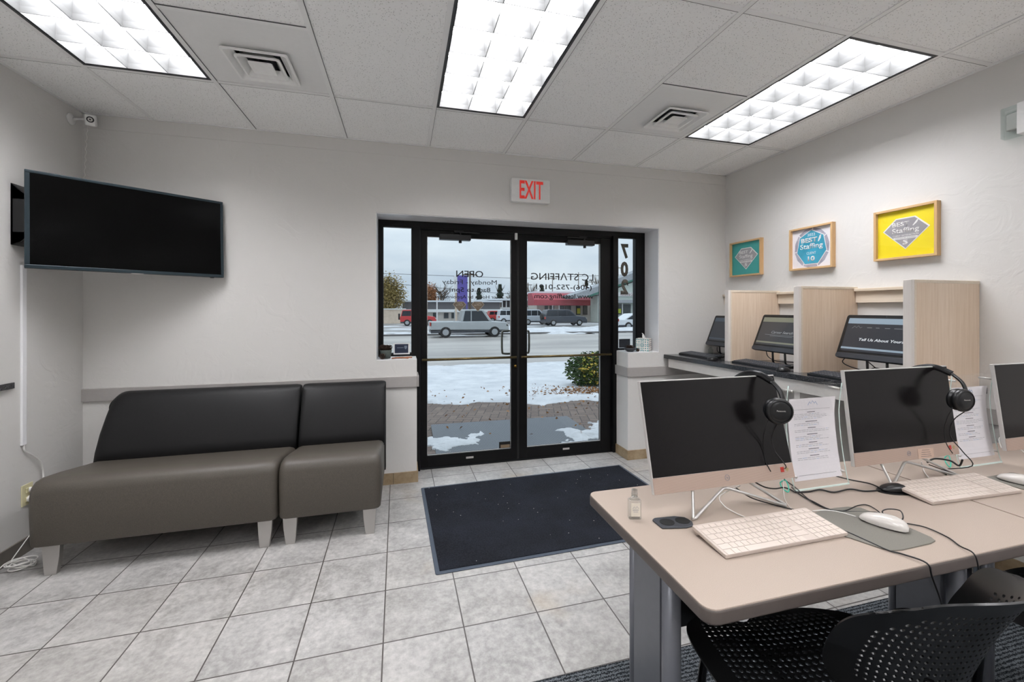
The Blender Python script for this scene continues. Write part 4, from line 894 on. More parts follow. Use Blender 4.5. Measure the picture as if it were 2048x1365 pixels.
t = empty('mouse_pad', (p2.x, p2.y, TZ), R(-8), 'round ended black pad half under the middle white keyboard', 'mouse pad'); MB().prism([(.085*math.cos(a), .036*math.sin(a)) for a in [2*PI*k/28 for k in range(28)]], 0, .003).build('pad', MPLAS, t)
p2 = AZ(1787, 983, TZ); mouse(p2.x, p2.y, TZ+.003, R(75), MPLAS, 'small black mouse behind the middle white keyboard', None, L_=.085, w=.045, h=.022)
# --- cables on the table, given by the points they pass on the table top
E1, E2 = AZ(1826, 1117, .727), AZ(1930, 1103, .727)
def tc_(pts, dz=.004): return [AZ(a, b, TZ+(c[0] if c else dz)) for a, b, *c in pts]
cord('usb_cable', tc_([(1590, 985), (1618, 984), (1640, 980), (1668, 985), (1700, 979), (1730, 983), (1762, 981)]), .0026, MCORD, 'thick black cable waving between the left and middle computers')
cord('usb_cable', tc_([(1672, 953, .01), (1700, 960), (1740, 968), (1765, 979)]), .0022, MCORD, 'black cable running from the sign holder corner to the small black mouse')
cord('usb_cable', [AY(1470, 975, -2.21)]+tc_([(1500, 995, .02), (1540, 1008), (1575, 1017), (1600, 1023), (1618, 1030), (1660, 1056), (1690, 1063), (1740, 1085), (1778, 1102), (1805, 1109)])+[Vector((E1.x, -2.631, .731)), Vector((E1.x+.006, -2.6385, .70)), Vector((E1.x+.05, -2.635, .60)), Vector((1.42, -2.54, .45)), Vector((1.60, -2.43, .33))], .002, MCORD, 'black cable passing under the left keyboard and over the table edge')
cord('usb_cable', tc_([(1583, 975), (1600, 990), (1625, 1003), (1670, 1022), (1750, 1025), (1768, 1035, .03), (1795, 1042, .02)])+tc_([(1806, 1037, .03), (1800, 1022, .035), (1775, 1019, .03), (1765, 1026, .02), (1790, 1042), (1810, 1047), (1850, 1055), (1895, 1075), (1920, 1093)])+[Vector((E2.x, -2.631, .731)), Vector((E2.x+.004, -2.6385, .70)), Vector((E2.x+.02, -2.635, .62)), Vector((1.47, -2.56, .47)), Vector((1.62, -2.44, .33))], .0018, MCORD, 'thin black cable looping behind the white mouse and over the table edge')
cord('usb_cable', [AY(1480, 972, -2.21), AZ(1440, 992, .76)]+tc_([(1448, 1012, .012), (1470, 1026), (1490, 1035)]), .0016, MCORDW, 'white cable curling from the left computer to its keyboard')
cord('usb_cable', [AZ(1566, 950, .78)]+tc_([(1567, 975, .02), (1570, 1000), (1585, 1020), (1600, 1027)]), .0009, MCORDW, 'thin white cable hanging by the teal tie')
cord('usb_cable', tc_([(1625, 1023), (1650, 1021), (1680, 1025), (1712, 1034)]), .0015, MCORDW, 'white cable from the left keyboard to the white mouse')
cord('usb_cable', [AZ(1843, 925, .79)]+tc_([(1845, 935, .01), (1850, 946), (1858, 957)]), .0016, MCORDW, 'white cable curling from the middle computer to its keyboard')
cord('usb_cable', [AY(1510, 965, -2.2)]+tc_([(1530, 975, .03), (1550, 978, .02), (1570, 976, .012), (1590, 985)]), .0024, MCORD, 'black cable from the left computer into the teal tie')
for k, (a, b_) in enumerate([((1565, 965), (1576, 985)), ((1893, 915), (1900, 935))]):
    pa, pb = AZ(*a, TZ+.02), AZ(*b_, TZ+.006)
    tag(MB().tube(smoothpath([pa+Vector((-.01, 0, 0)), pa+Vector((.012, 0, .006)), (pa+pb)/2+Vector((.014, 0, 0)), pb, (pa+pb)/2+Vector((-.014, 0, 0)), pa+Vector((-.01, 0, -.002))], 5), .002, 6).build('cable_tie', MTIE, smooth=True), ['teal cable tie by the left computer stand', 'teal cable tie by the middle computer stand'][k], 'cable tie', 'teal cable ties')
cord('coiled_cord', tc_([(1855, 925, .03), (1870, 918, .03), (1900, 922, .03), (1918, 932, .02), (1925, 920, .05)]), .0035, MPLAS, 'bundled black cord beside the middle computer stand')
cord('usb_cable', tc_([(1858, 930, .03), (1880, 938, .015), (1900, 945), (1880, 932, .02), (1862, 926, .03)]), .002, MCORD, 'thin black cable looped under the middle computer note')
cord('usb_cable', tc_([(2003, 897, .03), (1998, 880, .06), (2003, 876, .07), (2010, 888, .05)]), .002, MCORDW, 'white cable loop beside the right silver computer')
cord('usb_cable', tc_([(2040, 898, .02), (2048, 905, .01), (2060, 912)]), .002, MCORDW, 'white cable below the right silver computer')
# waste bin under the tables
t = empty('waste_bin', (1.615, -2.425, .009), 0, 'black waste bin under the seam of the two tables', 'waste bin')
o_ = MB(); n = 28; prof = [(.115, 0), (.14, .36), (.136, .36), (.112, .006), (.0, .006)]
MB().lathe([(.07, 0), (.072, .004), (.092, .330), (.095, .335), (.088, .332), (.066, .01), (.01, .008)], 32).build('bin_body', MPLAS, t, smooth=True)
# --- chairs with perforated shells
def perf(fn, nu, nv, hole, par, name, r=.30):
    b = MB(); cache = {}
    def V(u, v):
        k = (round(u, 5), round(v, 5))
        if k not in cache: cache[k] = len(b.v); b.v.append(tuple(fn(u, v)))
        return cache[k]
    for i in range(nu):
        for j in range(nv):
            u0, u1, v0, v1 = i/nu, (i+1)/nu, j/nv, (j+1)/nv; um, vm = (u0+u1)/2, (v0+v1)/2
            out = [V(u0, v0), V(um, v0), V(u1, v0), V(u1, vm), V(u1, v1), V(um, v1), V(u0, v1), V(u0, vm)]
            if hole(um, vm) and True:
                inn = [V(um+r*(u1-u0)*math.cos(a), vm+r*(v1-v0)*math.sin(a)) for a in [R(225+45*k) for k in range(8)]]
                for k in range(8): b.f.append((out[k], out[(k+1) % 8], inn[(k+1) % 8], inn[k]))
            else: b.f.append(tuple(out))
    o = b.build(name, MSHELL, par, smooth=True, solid=.004, bevel=0); q = o.modifiers.new('split', 'EDGE_SPLIT'); q.split_angle = R(40); return o
def chair(x, y, rz, label):
    t = empty('perforated_chair', (x, y, .009), rz, label, 'chair', 'black perforated chairs at the computer tables')
    def sq(a, b, k=.16): return a*math.sqrt(1-k*.5*b**4), b*math.sqrt(1-k*.5*a**4)
    def seatf(u, v):
        a, b = sq(-1+2*u, -1+2*v, .75); xx = a*.270-.075; yy = b*.235+.040
        z = .448+.018*a*a-.010*math.cos(a*1.5)*(1-b*b)-(.030*max(0, b-.55)**1.5*3)+.02*max(0, -b-.5)
        return Vector((xx, yy, z))
    perf(seatf, 28, 28, lambda u, v: .09 < u < .91 and .09 < v < .92, t, 'seat', .31)
    def backf(u, v):
        a, b = -1+2*u, -1+2*v
        a2, b2 = sq(a, b, .95)
        hw = .205-.030*max(0, -b2); z = .660+.175*b2+.035*max(0, a2)**2
        yy = -.205-.062*b2-.018*b2*b2+((.135 if a2 > 0 else .065)+.035*(1-b2)/2)*abs(a2)**2.3
        return Vector((a2*hw+.018, yy, z))
    perf(backf, 32, 22, lambda u, v: .08 < u < .92 and .10 < v < .90 and (u-.5)**2/.19+(v-.5)**2/.22 < 1, t, 'backrest', .28)
    for s in (-1, 1):
        MB().tube(smoothpath([(s*.15-.03, .17, .415), (s*.205-.03, .19, .40), (s*.235-.03, .205, .33), (s*.245-.03, .225, .0)], 6), .0115, 12).build('leg', MCHROME, t, smooth=True)
        MB().tube(smoothpath([(s*.15, -.10, .425), (s*.20, -.13, .42), (s*.235, -.19, .34), (s*.245, -.25, .0)], 6), .0115, 12).build('leg', MCHROME, t, smooth=True)
        MB().tube([(s*.15, .16, .425), (s*.15, -.12, .425)], .011, 10).build('side_rail', MCHROME, t, smooth=True)
        MB().tube(smoothpath([(s*.15, -.10, .425), (s*.15, -.22, .46), (s*.14, -.255, .58), (s*.13, -.275, .70)], 6), .010, 10, flat=(1, 1)).build('back_support', MCHROME, t, smooth=True)
    MB().tube([(-.15, .12, .425), (.15, .12, .425)], .010, 10).build('cross_rail', MCHROME, t, smooth=True)
    return t
chair(1.055, -2.600, R(-9), 'black perforated chair tucked under the left computer table')
chair(2.02, -2.66, R(6), 'black perforated chair at the right computer table, cut off by the right edge')
# ================================================================== OUTSIDE
GP = [(.30, -.03), (3.3, -.10), (7.0, -.34), (9.5, -.45), (80, -.45)]
def gz(y):
    for (a, za), (b, zb) in zip(GP, GP[1:]):
        if y <= b: return za+(zb-za)*(y-a)/(b-a)
    return -.45
def strip(name, x0, x1, ys, mat, dz=0, nx=1, edge=None):
    b = MB(); ys = list(ys)
    def f(u, v):
        i = v*(len(ys)-1); k = min(int(i), len(ys)-2); y = ys[k]+(ys[k+1]-ys[k])*(i-k); x = x0+(x1-x0)*u
        if edge: y += edge(x, v)
        return Vector((x, y, gz(y)+dz))
    return st(b.grid(f, nx, len(ys)-1).build(name, mat, smooth=False))
m = M('herringbone_paver', '#7d736c', .8)
gg = m.n.new('ShaderNodeNewGeometry'); mpn = m.n.new('ShaderNodeMapping'); mpn.inputs['Rotation'].default_value = (0, 0, R(18)); mpn.inputs['Scale'].default_value = (9.3, 9.3, 9.3); mpn.inputs['Location'].default_value = (400, 400, 0)
m.l.new(gg.outputs['Position'], mpn.inputs[0]); sp = m.n.new('ShaderNodeSeparateXYZ'); m.l.new(mpn.outputs[0], sp.inputs[0])
ix, iy = m.math('FLOOR', sp.outputs[0]), m.math('FLOOR', sp.outputs[1]); fx, fy = m.math('FRACT', sp.outputs[0]), m.math('FRACT', sp.outputs[1])
kk = m.math('MODULO', m.math('ADD', m.math('SUBTRACT', ix, iy), 4000), 4)
def isk(v): return m.math('COMPARE', kk, v, .3)
dl = m.math('ADD', fx, isk(1)); dr = m.math('ADD', m.math('SUBTRACT', 1, fx), isk(0)); db = m.math('ADD', fy, isk(2)); dt = m.math('ADD', m.math('SUBTRACT', 1, fy), isk(3))
dd = m.math('MINIMUM', m.math('MINIMUM', dl, dr), m.math('MINIMUM', db, dt)); mo = m.math('LESS_THAN', dd, .045)
cb = m.n.new('ShaderNodeCombineXYZ'); m.l.new(m.math('SUBTRACT', ix, isk(1)), cb.inputs[0]); m.l.new(m.math('SUBTRACT', iy, m.math('MULTIPLY', isk(2), 1)), cb.inputs[1])
wn = m.n.new('ShaderNodeTexWhiteNoise'); m.l.new(cb.outputs[0], wn.inputs['Vector']); pn = m.noise(40, 4, .6, kind='World')
cc = m.mix(.4, m.ramp(wn.outputs['Value'], 0, 1, '#62514a', '#7f6d63'), m.ramp(pn, .3, .7, '#594c46', '#84756c')); m.base(m.mix(mo, cc, '#3a3431')); MPAVE = m.m
m = M('snow', '#dcdee2', .7, 0, .2); n = m.noise(2.2, 5, .6, kind='World'); m.base(m.ramp(n, .3, .7, '#c3c4c8', '#dcdcde')).bump(m.noise(9, 5, .6, kind='World'), .5, .05); MSNOW = m.m
m = M('slushy_road', '#a9a5a1', .45, 0, .4); n = m.noise(1.3, 6, .62, (.12, 1.6, 1), 'World'); n2 = m.noise(.35, 5, .6, (.25, 1.2, 1), 'World'); cc = m.mix(.5, m.ramp(n, .32, .68, '#8a8582', '#b5afa9'), m.ramp(n2, .35, .62, '#7f7a77', '#c3bcb5')); m.base(cc); MROAD = m.m
m = M('wet_lot', '#7e7c7a', .5); n = m.noise(.5, 5, .6, (.4, 1, 1), 'World'); m.base(m.ramp(n, .45, .60, '#77736f', '#d4d5d8')); MLOT = m.m
strip('ground_1', -9, 14, [.30, 1.2, 2.2, 3.3, 4.2], MPAVE)
rn = random.Random(11)
def wob(x): return .16*math.sin(x*2.1+.6)+.09*math.sin(x*5.3)+.05*math.sin(x*12)
def fbm(x, y, s=1.0): return sum(mnoise.noise(Vector((x*s*2**k, y*s*2**k, 3.7)))*.5**k for k in range(5))
def snow_patch(name, x0, x1, y0f, y1f, h, nx=46, ny=14, seed=0, stf=True, label=None, rim=.10, fs=2.2):
    # a height field that dips under the ground where the snow has melted, so its outline is ragged
    def f(u, v):
        x = x0+(x1-x0)*u; a, c = y0f(x)-rim, y1f(x)+rim; y = a+(c-a)*v
        e = min((y-a)/rim, (c-y)/rim, (x-x0)/rim, (x1-x)/rim, 3)/2-.5
        g = e+fbm(x+seed*7, y, fs)*.9
        return Vector((x, y, gz(y)+(.014 if not stf else 0)+max(-.05, min(1, g)*h) if g > 0 else gz(y)-.04))
    o = MB().grid(f, nx, ny).build(name, MSNOW, smooth=True); o['kind'] = 'stuff' if not stf else 'structure'
    if label: tag(o, label, 'snow')
    return o
snow_patch('ground_2', -9, 14, lambda x: 2.95-.28*max(0, x-1.6)+wob(x)*.8, lambda x: 10.0+wob(x*.6)*.6, .05, 420, 150, fs=3.0)
snow_patch('snow_patch', .15, 1.0, lambda x: .75+.5*abs(x-.6), lambda x: 1.32+wob(x*3)*.5-.1*abs(x-.5), .03, 110, 80, 2, False, 'small snow patch on the left corner of the outdoor mat', rim=.16, fs=4)
snow_patch('snow_patch', 1.55, 2.9, lambda x: .62-.10*(x-1.6), lambda x: 1.08+.32*(x-1.6)+wob(x*4)*.5, .035, 140, 90, 5, False, 'snow patch lying over the right end of the outdoor mat', rim=.16, fs=4)
st(MB().grid(lambda u, v: Vector((-70+170*u, 9.3+17*v, gz(9.4)+.0)), 4, 4).build('ground_3', MROAD))
st(MB().grid(lambda u, v: Vector((-90+220*u, 25.5+60*v, -.46)), 4, 4).build('ground_4', MLOT))
MTAN = simple('curb_tan', '#b59a7c', .7, 0, .1, 2)
st(MB().box(-70, 100, 25.6, 25.9, -.5, -.33).build('trim_7', simple('curb_dark', '#6f6c6b', .7)))
snow_patch('ground_5', 2.0, 60, lambda x: 26.0+wob(x*.4), lambda x: 33.0+wob(x*.7)*3, .28, 220, 24, rim=1.2, fs=.5)
snow_patch('ground_6', -40, 1.6, lambda x: 26.2+wob(x*.4), lambda x: 29+wob(x*.7)*3, .16, 160, 20, rim=1.2, fs=.5)
# outdoor mat
m = M('ribbed_mat', '#7b7f85', .6); wv = m.n.new('ShaderNodeTexWave'); wv.inputs['Scale'].default_value = 17; wv.inputs['Distortion'].default_value = .3; m.l.new(m.coord(kind='World'), wv.inputs['Vector']); mpv = wv.inputs['Vector'].links[0].from_node; mpv.inputs['Rotation'].default_value = (0, 0, R(-35))
m.base(m.ramp(wv.outputs['Fac'], .35, .65, '#3f4247', '#7b7e84')); MRIB = m.m
t = empty('outdoor_mat', (1.19, 1.22, -.045), R(-1), 'grey ribbed mat on the pavers just outside the glass doors', 'mat')
MB().prism(rrect(-.87, .87, -.56, .50, .02), 0, .014).build('rubber', MRIB, t, bevel=.004)
# bush
def leaves(n, rfun, size, seed, sc=(1, 1, 1)):
    rn = random.Random(seed); b = MB()
    for k in range(n):
        p = rfun(rn); s = size*rn.uniform(.6, 1.3)
        T = Matrix.Translation(p) @ Matrix.Rotation(rn.uniform(0, 6.3), 4, 'Z') @ Matrix.Rotation(rn.uniform(-1.2, 1.2), 4, 'X') @ Matrix.Rotation(rn.uniform(-.8, .8), 4, 'Y')
        b.add([T @ Vector(q) for q in ((0, 0, 0), (s*.5, s*.28, .1*s), (s, 0, 0), (s*.5, -s*.28, .1*s))], [(0, 1, 2, 3)])
    return b
def ell(cx, cy, cz, rx, ry, rz, hollow=.55):
    def f(rn):
        while True:
            v = Vector((rn.uniform(-1, 1), rn.uniform(-1, 1), rn.uniform(-1, 1))); l = v.length
            if hollow < l < 1: return Vector((cx+v.x*rx, cy+v.y*ry, cz+v.z*rz))
    return f
def leafmat(nm, a, b):
    m = M(nm, a, .6, 0, .2); g = m.n.new('ShaderNodeNewGeometry'); r = m.n.new('ShaderNodeValToRGB'); r.color_ramp.elements[0].color = lin(a); r.color_ramp.elements[1].color = lin(b); m.l.new(g.outputs['Random Per Island'], r.inputs[0]); m.base(r.outputs[0]); return m.m
MLF = leafmat('bush_leaf', '#22331e', '#4e6634'); MLF2 = leafmat('bush_leaf_yellow', '#9aa844', '#c9a54a'); MTWIG = simple('twig', '#5a4a3a', .8)
bp = Vector((3.66, 4.05, -.17))
t = empty('shrub', bp, 0, 'green shrub with yellowing leaves beside the snow outside the right door', 'shrub')
leaves(4800, ell(0, 0, .34, .64, .5, .38, .2), .066, 1).build('foliage', MLF, t); leaves(420, ell(-.15, -.28, .40, .36, .25, .34, .2), .055, 2).build('yellow_leaves', MLF2, t)
b = MB(); rn = random.Random(4)
for k in range(26): a = rn.uniform(0, 6.3); b.tube([(0.1*math.cos(a), .1*math.sin(a), 0), (.3*math.cos(a), .3*math.sin(a), .3), (.5*math.cos(a), .42*math.sin(a), .6)], .006, 5)
b.build('twigs', MTWIG, t)
MLEAF = leafmat('fallen_leaf', '#6d4a2c', '#a9794a')
def fall(rn):
    if rn.random() < .85: x = rn.gauss(3.25, .5); y = 2.95+abs(rn.gauss(0, .40))-(x-3.3)*.15
    else: x = rn.uniform(.3, 3.2); y = rn.uniform(.9, 4.5)
    return Vector((x, y, gz(y)+.055))
b = leaves(900, fall, .05, 12)
tag(b.build('fallen_leaves', MLEAF), 'brown fallen leaves scattered over the snow in front of the shrub', 'fallen leaves', kind='stuff')
# ---- cars
MGLS = simple('car_glass', '#2a3138', .12, .2, .05, 4); MTYRE = simple('tyre', '#1b1b1c', .8); MHUB = simple('wheel_rim', '#9da0a3', .4, .2)
def car(px0, px1, Y, zg, col, kind, label, flip=False, lift=0, h=None):
    x0, x1 = AY(px0, 640, Y).x, AY(px1, 640, Y).x; L_ = x1-x0; k = L_/4.6; hh = (h or (1.78 if kind == 'suv' else 1.42))
    t = empty('parked_car' if 'passing' not in label else 'passing_car', ((x0+x1)/2, Y, zg), 0, label, 'car')
    s = -1 if flip else 1; W_ = 1.8
    mc = simple('car_paint_'+col[1:], col, .25, .2, .03, 3)
    if kind == 'suv':
        body = [(-2.28, .42), (-2.28, .95), (-2.22, 1.05), (1.15, 1.08), (2.05, .98), (2.25, .82), (2.30, .45)]; roof = [(-2.20, 1.04), (-2.02, hh-.06), (-1.75, hh), (.15, hh), (.45, hh-.06), (1.18, 1.06)]; glass = [(-2.10, 1.08), (-1.96, hh-.12), (.28, hh-.12), (.98, 1.08)]
    elif kind == 'sedan':
        body = [(-2.28, .35), (-2.30, .80), (-2.15, .92), (1.25, .92), (2.10, .80), (2.28, .65), (2.30, .35)]; roof = [(-1.75, .90), (-1.0, hh-.04), (-.5, hh), (.35, hh), (.55, hh-.05), (1.35, .90)]; glass = [(-1.52, .93), (-.92, hh-.10), (.42, hh-.10), (1.12, .93)]
    else:
        body = [(-2.28, .50), (-2.30, 1.02), (.9, 1.04), (2.1, .98), (2.28, .80), (2.30, .45)]; roof = [(-.55, 1.02), (-.40, hh-.04), (-.2, hh), (.65, hh), (.8, hh-.04), (1.3, 1.02)]; glass = [(-.42, 1.05), (-.30, hh-.1), (.68, hh-.1), (1.10, 1.05)]
    Q = lambda P: [(p[0]*k*s, p[1]) for p in P]
    MB().prism(Q(body), -W_/2, W_/2, 'y').build('body', mc, t, bevel=.06, seg=3)
    MB().prism(Q(roof), -W_/2+.10, W_/2-.10, 'y').build('cabin', mc, t, bevel=.05, seg=3)
    for yy in (-W_/2+.085, W_/2-.115): MB().prism(Q(glass), yy, yy+.03, 'y').build('side_windows', MGLS, t)
    b = MB()
    for px_ in (-.9, .05): b.box(px_*k*s-.03, px_*k*s+.03, -W_/2+.075, -W_/2+.09, 1.0, hh-.08)
    b.build('pillars', mc, t)
    MB().box(-2.25*k, 2.27*k, -W_/2-.01, W_/2+.01, .30, .46).build('sill', MPLASG, t, bevel=.03)
    for wx in (-1.42, 1.42):
        for wy in (-W_/2+.08, W_/2-.08):
            wt = MB().lathe([(.15, -.11), (.33, -.11), (.35, -.06), (.35, .06), (.33, .11), (.15, .11)], 22, Matrix.Translation((wx*k*s, wy, .35)) @ Matrix.Rotation(PI/2, 4, 'X')).build('wheel', MTYRE, t)
            MB().lathe([(.05, -.115), (.20, -.115), (.20, .115), (.05, .115)], 14, Matrix.Translation((wx*k*s, wy, .35)) @ Matrix.Rotation(PI/2, 4, 'X')).build('rim', MHUB, wt)
    if kind == 'suv' and 'dark' in label: MB().lathe([(.1, -.1), (.34, -.1), (.34, .1), (.1, .1)], 20, Matrix.Translation((-2.40*k*s, 0, 1.0)) @ Matrix.Rotation(PI/2, 4, 'Y')).build('spare_wheel', MTYRE, t)
    b = MB(); b.box(2.18*k*s-.05, 2.18*k*s+.05, -W_/2+.0, -W_/2+.35, .72, .86); b.build('headlamp', MSILV, t)
    b = MB(); b.box(-2.26*k*s-.05, -2.26*k*s+.05, -W_/2+.0, -W_/2+.3, .75, .98); b.build('tail_lamp', simple('tail_red', '#a8392f', .4), t)
    return t
car(1085, 1168, 40, -.45, '#454a52', 'suv', 'dark grey sport utility car with rear spare wheel parked across the street')
car(1040, 1100, 43.5, -.45, '#b9bfc6', 'suv', 'silver sport utility car parked behind the dark grey one across the street')
car(800, 872, 44, -.45, '#c23a3c', 'suv', 'red sport utility car with dark rear parked at the left across the street', h=1.75)
car(975, 1012, 52, -.45, '#c4403e', 'suv', 'small red car parked far behind, left of the white car', h=1.6)
car(995, 1042, 48, -.45, '#d9dde2', 'suv', 'white sport utility car parked far behind beside the small red car', h=1.75)
car(858, 1012, 24.0, -.45, '#a8acae', 'pickup', 'passing silver pickup truck on the road seen through the left door', h=1.80)
car(1226, 1330, 30.0, -.45, '#d5d8dc', 'sedan', 'passing white car on the road seen through the right side window', h=1.45)
# ---- buildings, trees, signs
def bx(px0, px1, py0, py1, Y, D, mat, nm, par):
    a, b_ = AY(px0, py0, Y), AY(px1, py0, Y); c = AY(px0, py1, Y); dz = AY(px0, py0, Y).z
    return MB().box(a.x, b_.x, Y, Y+D, max(min(c.z, dz), -.46), dz).build(nm, mat, par)
MBRK = simple('tan_block', '#cdbba8', .8, 0, .08, 3); MROOFW = simple('snowy_roof', '#dde1e6', .7); MWALLG = simple('grey_stucco', '#c9c3bb', .8); MDKB = simple('dark_fascia', '#6a686b', .7); MAWN = simple('awning_red', '#a8444f', .6, 0, .05, 2); MSAGE = simple('sage_siding', '#c6cec6', .8, 0, .05, 3); MSHIN = simple('grey_shingle', '#9a9da1', .8, 0, .1, 4)
MWIN = simple('shop_glass', '#3c4446', .15, 0, .3, 1); MWHT = simple('white_paint', '#dfe0df', .6); MPURP = simple('purple_panel', '#5a4f9e', .5, 0, .03, 1); MGREEN = simple('teal_trim', '#3f6f62', .6)
t = empty('low_store', (0, 0, 0), 0, 'long low store with dark upper band and snowy roof behind the passing pickup', 'building')
bx(805, 1000, 625, 648, 58, 2.2, MWALLG, 'wall', t); bx(800, 1005, 601, 604, 57, 3.4, MROOFW, 'roof', t); bx(805, 1000, 604, 619, 57.6, 2.6, MDKB, 'fascia', t); bx(800, 1005, 619, 625, 57.2, 3, MWHT, 'canopy', t)
for a in (866, 888, 903, 950): bx(a, a+9, 626, 637, 57.9, .2, MWIN, 'window', t)
t = empty('block_wall', (0, 0, 0), 0, 'tan masonry wall at the left across the street', 'wall'); bx(740, 812, 619, 648, 50, .4, MBRK, 'blocks', t); bx(740, 812, 617.5, 619.5, 49.9, .6, MWHT, 'coping', t)
t = empty('motel', (0, 0, 0), 0, 'two storey tan motel with a balcony row behind the parked cars', 'building')
bx(980, 1001, 602, 626, 62, 10, MBRK, 'end_wall', t); bx(1001, 1075, 600, 626, 64, 10, MDKB, 'upper_floor', t); bx(978, 1078, 597, 601, 61, 14, MROOFW, 'roof', t); bx(1001, 1075, 615, 617, 61.5, .3, MWHT, 'balcony_rail', t); bx(1001, 1075, 626, 648, 63, 8, MWALLG, 'lower_floor', t)
for a in (1004, 1012, 1020, 1056, 1064): bx(a, a+1.6, 601, 616, 61.4, .2, MWHT, 'post', t)
bx(962, 1078, 616 + 1, 619, 61, .4, MWHT, 'walkway', t)
t = empty('awning_shop', (0, 0, 0), 0, 'single storey shop with a long red awning seen through the right door', 'building')
bx(1074, 1200, 605, 648, 56, 4.4, MWALLG, 'wall', t)
a0, a1 = AY(1068, 590, 53).x, AY(1192, 590, 53).x; z0, z1 = AY(1100, 611, 53).z, AY(1100, 586, 53).z
MB().prism([(53, z0), (53, z0+.45*(z1-z0)), (54.2, z1), (56, z1), (56, z0)], a0, a1, 'x').build('awning', MAWN, t); bx(1068, 1192, 583, 587, 56, 4.4, MROOFW, 'roof', t)
for a, w in ((1090, 6), (1100, 8), (1120, 9), (1131, 11), (1153, 8), (1167, 8), (1182, 5)): bx(a, a+w, 612, 630, 55.8, .3, MWIN, 'window', t)
for a in (1105, 1118): bx(a, a+1.4, 611, 645, 53.6, .2, MWHT, 'post', t)
bx(1154.5, 1160.5, 617, 628, 55.6, .1, simple('yellow_poster', '#c9c23e', .6), 'poster', t)
for i, sp in enumerate(((1100, 1170), )):
    p = [AY(1135, 588, 58), AY(1172, 576, 58), AY(1190, 570, 58), AY(1192, 590, 58)]; MB().prism([(q.x, q.z) for q in p], 58, 60.4, 'y').build('roof_gable', MROOFW, t)
t = empty('gabled_store', (0, 0, 0), 0, 'sage green gabled store with grey roof at the right across the street', 'building')
p = [AY(1172, 600, 50), AY(1320, 538, 50), AY(1320, 650, 50), AY(1196, 650, 50), AY(1196, 598, 50)]
MB().prism([(q.x, max(q.z, -.46)) for q in (AY(1196, 592, 50), AY(1330, 540, 50), AY(1330, 650, 50), AY(1196, 650, 50))], 50, 52.4, 'y').build('wall', MSAGE, t)
q = [AY(1140, 592, 49.4), AY(1196, 573, 49.4), AY(1330, 522, 49.4), AY(1330, 536, 49.4), AY(1196, 590, 49.4), AY(1150, 598, 49.4)]
MB().prism([(v.x, v.z) for v in q], 49.4, 52.7, 'y').build('roof', MSHIN, t); MB().prism([(v.x, v.z) for v in (AY(1176, 592, 49.3), AY(1330, 536, 49.3), AY(1330, 539, 49.3), AY(1176, 596, 49.3))], 49.3, 49.45, 'y').build('fascia', MGREEN, t)
bx(1236, 1272, 585, 593, 49.8, .3, MWHT, 'sign_board', t); text('Romano & Co', simple('sign_brown', '#7c4638', .6), t, 2.0, .42, (AY(1254, 589, 49.7).x, 49.7, AY(1254, 589, 49.7).z), '-y', name='sign_lettering')
bx(1215, 1300, 600, 606, 48.5, 1.5, MSHIN, 'porch_roof', t)
for a in (1236, 1246.5): bx(a, a+15 if a > 1240 else a+7, 609, 629, 49.8, .3, MWIN, 'window', t)
bx(1244.3, 1246, 607, 631, 49.7, .2, MWHT, 'post', t); bx(1236, 1242, 618, 627, 49.6, .1, simple('lime_poster', '#a9b63a', .6), 'poster', t)
t = empty('pylon_sign', (0, 0, 0), 0, 'tall purple and white pylon sign standing across the street', 'sign'); bx(915, 935, 551, 608, 45, .8, MPURP, 'face', t); bx(909, 915, 552, 586, 45.1, .7, MWHT, 'side_panel', t); bx(911, 914, 586, 670, 45.2, .5, MBRK, 'post', t); bx(933, 935, 600, 670, 45.2, .5, MPURP, 'post', t)
def pole(px, py0, Y, r, label, arm=True, nm='utility_pole', mt=None):
    a = AY(px, py0, Y); t = empty(nm, (a.x, Y, -.45), 0, label, 'pole'); h = a.z+.45
    MB().tube([(0, 0, 0), (0, 0, h)], [r, r*.7], 8).build('shaft', mt or MTWIG, t)
    if arm: MB().box(-.9, .9, -.05, .05, h-.5, h-.38).build('crossarm', mt or MTWIG, t)
pole(940, 543, 48, .14, 'brown utility pole beside the purple pylon sign', arm=True)
pole(874, 592, 46, .09, 'thin white pole at the left of the passing pickup', False, 'thin_pole', MWHT)
pole(1105, 553, 70, .09, 'utility pole with a crossarm above the left part of the red awning'); pole(1157, 545, 72, .09, 'utility pole with a crossarm above the middle of the red awning'); pole(1184, 560, 74, .09, 'utility pole with a crossarm above the right part of the red awning'); pole(1056, 566, 80, .14, 'far utility pole beside the middle door stile'); pole(1236, 532, 75, .14, 'far utility pole seen through the right side window')
b = MB()
for k, (pa, pb) in enumerate((((700, 560), (1240, 590)), ((700, 545), (1300, 548)))):
    A, B = AY(*pa, 70), AY(*pb, 76); b.tube([A, (A+B)/2-Vector((0, 0, 1.0)), B], .035, 5)
tag(b.build('power_lines', MCORD), 'thin overhead power lines across the sky', 'wires', kind='stuff')
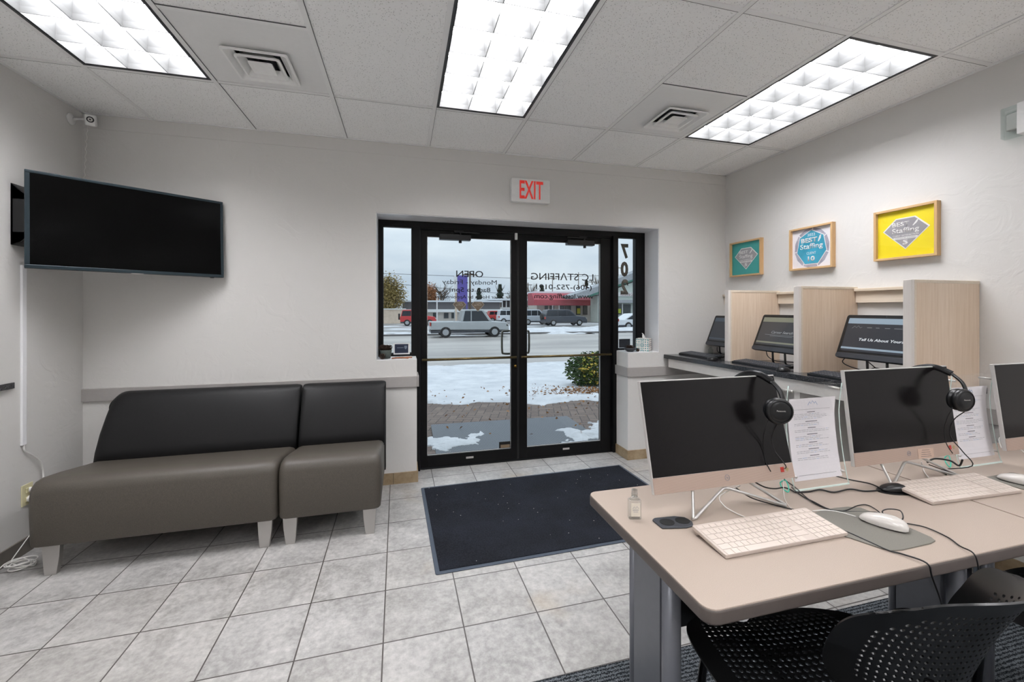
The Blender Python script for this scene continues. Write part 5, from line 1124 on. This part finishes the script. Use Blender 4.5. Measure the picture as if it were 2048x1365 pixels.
def tree(px, ptop, pw, Y, la, lb, label, n=1400, size=None, bare=False, conif=False, seed=0):
    top = AY(px, ptop, Y); h = top.z+.45; w = (AY(px+pw/2, 600, Y).x-AY(px-pw/2, 600, Y).x)/2; t = empty('evergreen_tree' if conif else 'bare_tree' if bare else 'autumn_tree', (top.x, Y, -.45), 0, label, 'tree')
    rn = random.Random(seed); b = MB(); b.tube([(0, 0, 0), (0, 0, h*.5), (0, 0, h*.92)], [.25, .14, .03], 7)
    for k in range(60 if bare else 22):
        a = rn.uniform(0, 6.3); z = h*rn.uniform(.25, .8); r = w*rn.uniform(.5, 1); e = Vector((r*math.cos(a), r*math.sin(a)*.6, min(h, z+h*rn.uniform(.1, .3)))); mid = Vector((e.x*.5, e.y*.5, z+(e.z-z)*.35)); b.tube([(0, 0, z), mid, e], [.06, .035, .012], 5)
        if bare:
            for q in range(4): e2 = e+Vector((rn.uniform(-1, 1), rn.uniform(-.5, .5), rn.uniform(.2, 1)))*w*.25; b.tube([mid, e2], [.02, .008], 4)
    b.build('trunk', MTWIG, t)
    if not bare:
        sz = size or w*.12
        if conif:
            def f(rn):
                z = rn.random(); r = w*(1-z)**.8*(.7+.3*math.sin(z*40)); a = rn.uniform(0, 6.3); q = rn.uniform(.4, 1); return Vector((r*q*math.cos(a), r*q*math.sin(a), h*(.12+.88*z)))
        else:
            g0 = ell(0, 0, 0, 1, 1, 1, .1); ph = rn.uniform(0, 6)
            def f(rn):
                v = g0(rn); a = math.atan2(v.y, v.x); k = .72+.16*math.sin(3*a+ph+2*v.z)+.12*math.sin(7*v.z+5*a)+rn.uniform(-.12, .16)
                return Vector((v.x*w*k*1.15, v.y*w*.7*k, h*.52+v.z*h*.46*k*1.1))
        leaves(n, f, sz, seed+1).build('foliage', leafmat('leaf_%d' % seed, la, lb), t)
tree(778, 545, 64, 55, '#7d6f3f', '#b9a46a', 'large tan and olive autumn tree seen through the left side window', 9000, .26, seed=1)
tree(858, 562, 40, 64, '#9c6a48', '#c08c66', 'orange brown autumn tree at the left edge of the left door', 6000, .28, seed=2)
tree(1000, 570, 30, 79, '#39463c', '#56655a', 'dark evergreen behind the motel, left of the middle stile', 5000, .34, conif=True, seed=3)
tree(958, 577, 26, 79, '#39463c', '#56655a', 'dark evergreen right beside the brown utility pole', 4000, .3, conif=True, seed=4)
tree(1084, 572, 22, 81, '#39463c', '#5a6a5e', 'dark evergreen behind the left end of the awning shop', 3500, .36, conif=True, seed=5)
tree(1173, 562, 20, 76, '#4c4a42', '#6b6a5e', 'dark pine crown above the right end of the red awning', 3000, .36, conif=True, seed=6)
tree(882, 570, 46, 74, '', '', 'bare tree behind the low store', bare=True, seed=7); tree(1062, 570, 30, 84, '', '', 'bare tree behind the motel roof', bare=True, seed=8); tree(1196, 552, 30, 80, '', '', 'bare tree above the gabled store roof', bare=True, seed=9); tree(1025, 580, 26, 86, '#5c564a', '#7b7364', 'brownish far tree above the motel roof', 2500, .34, seed=10)
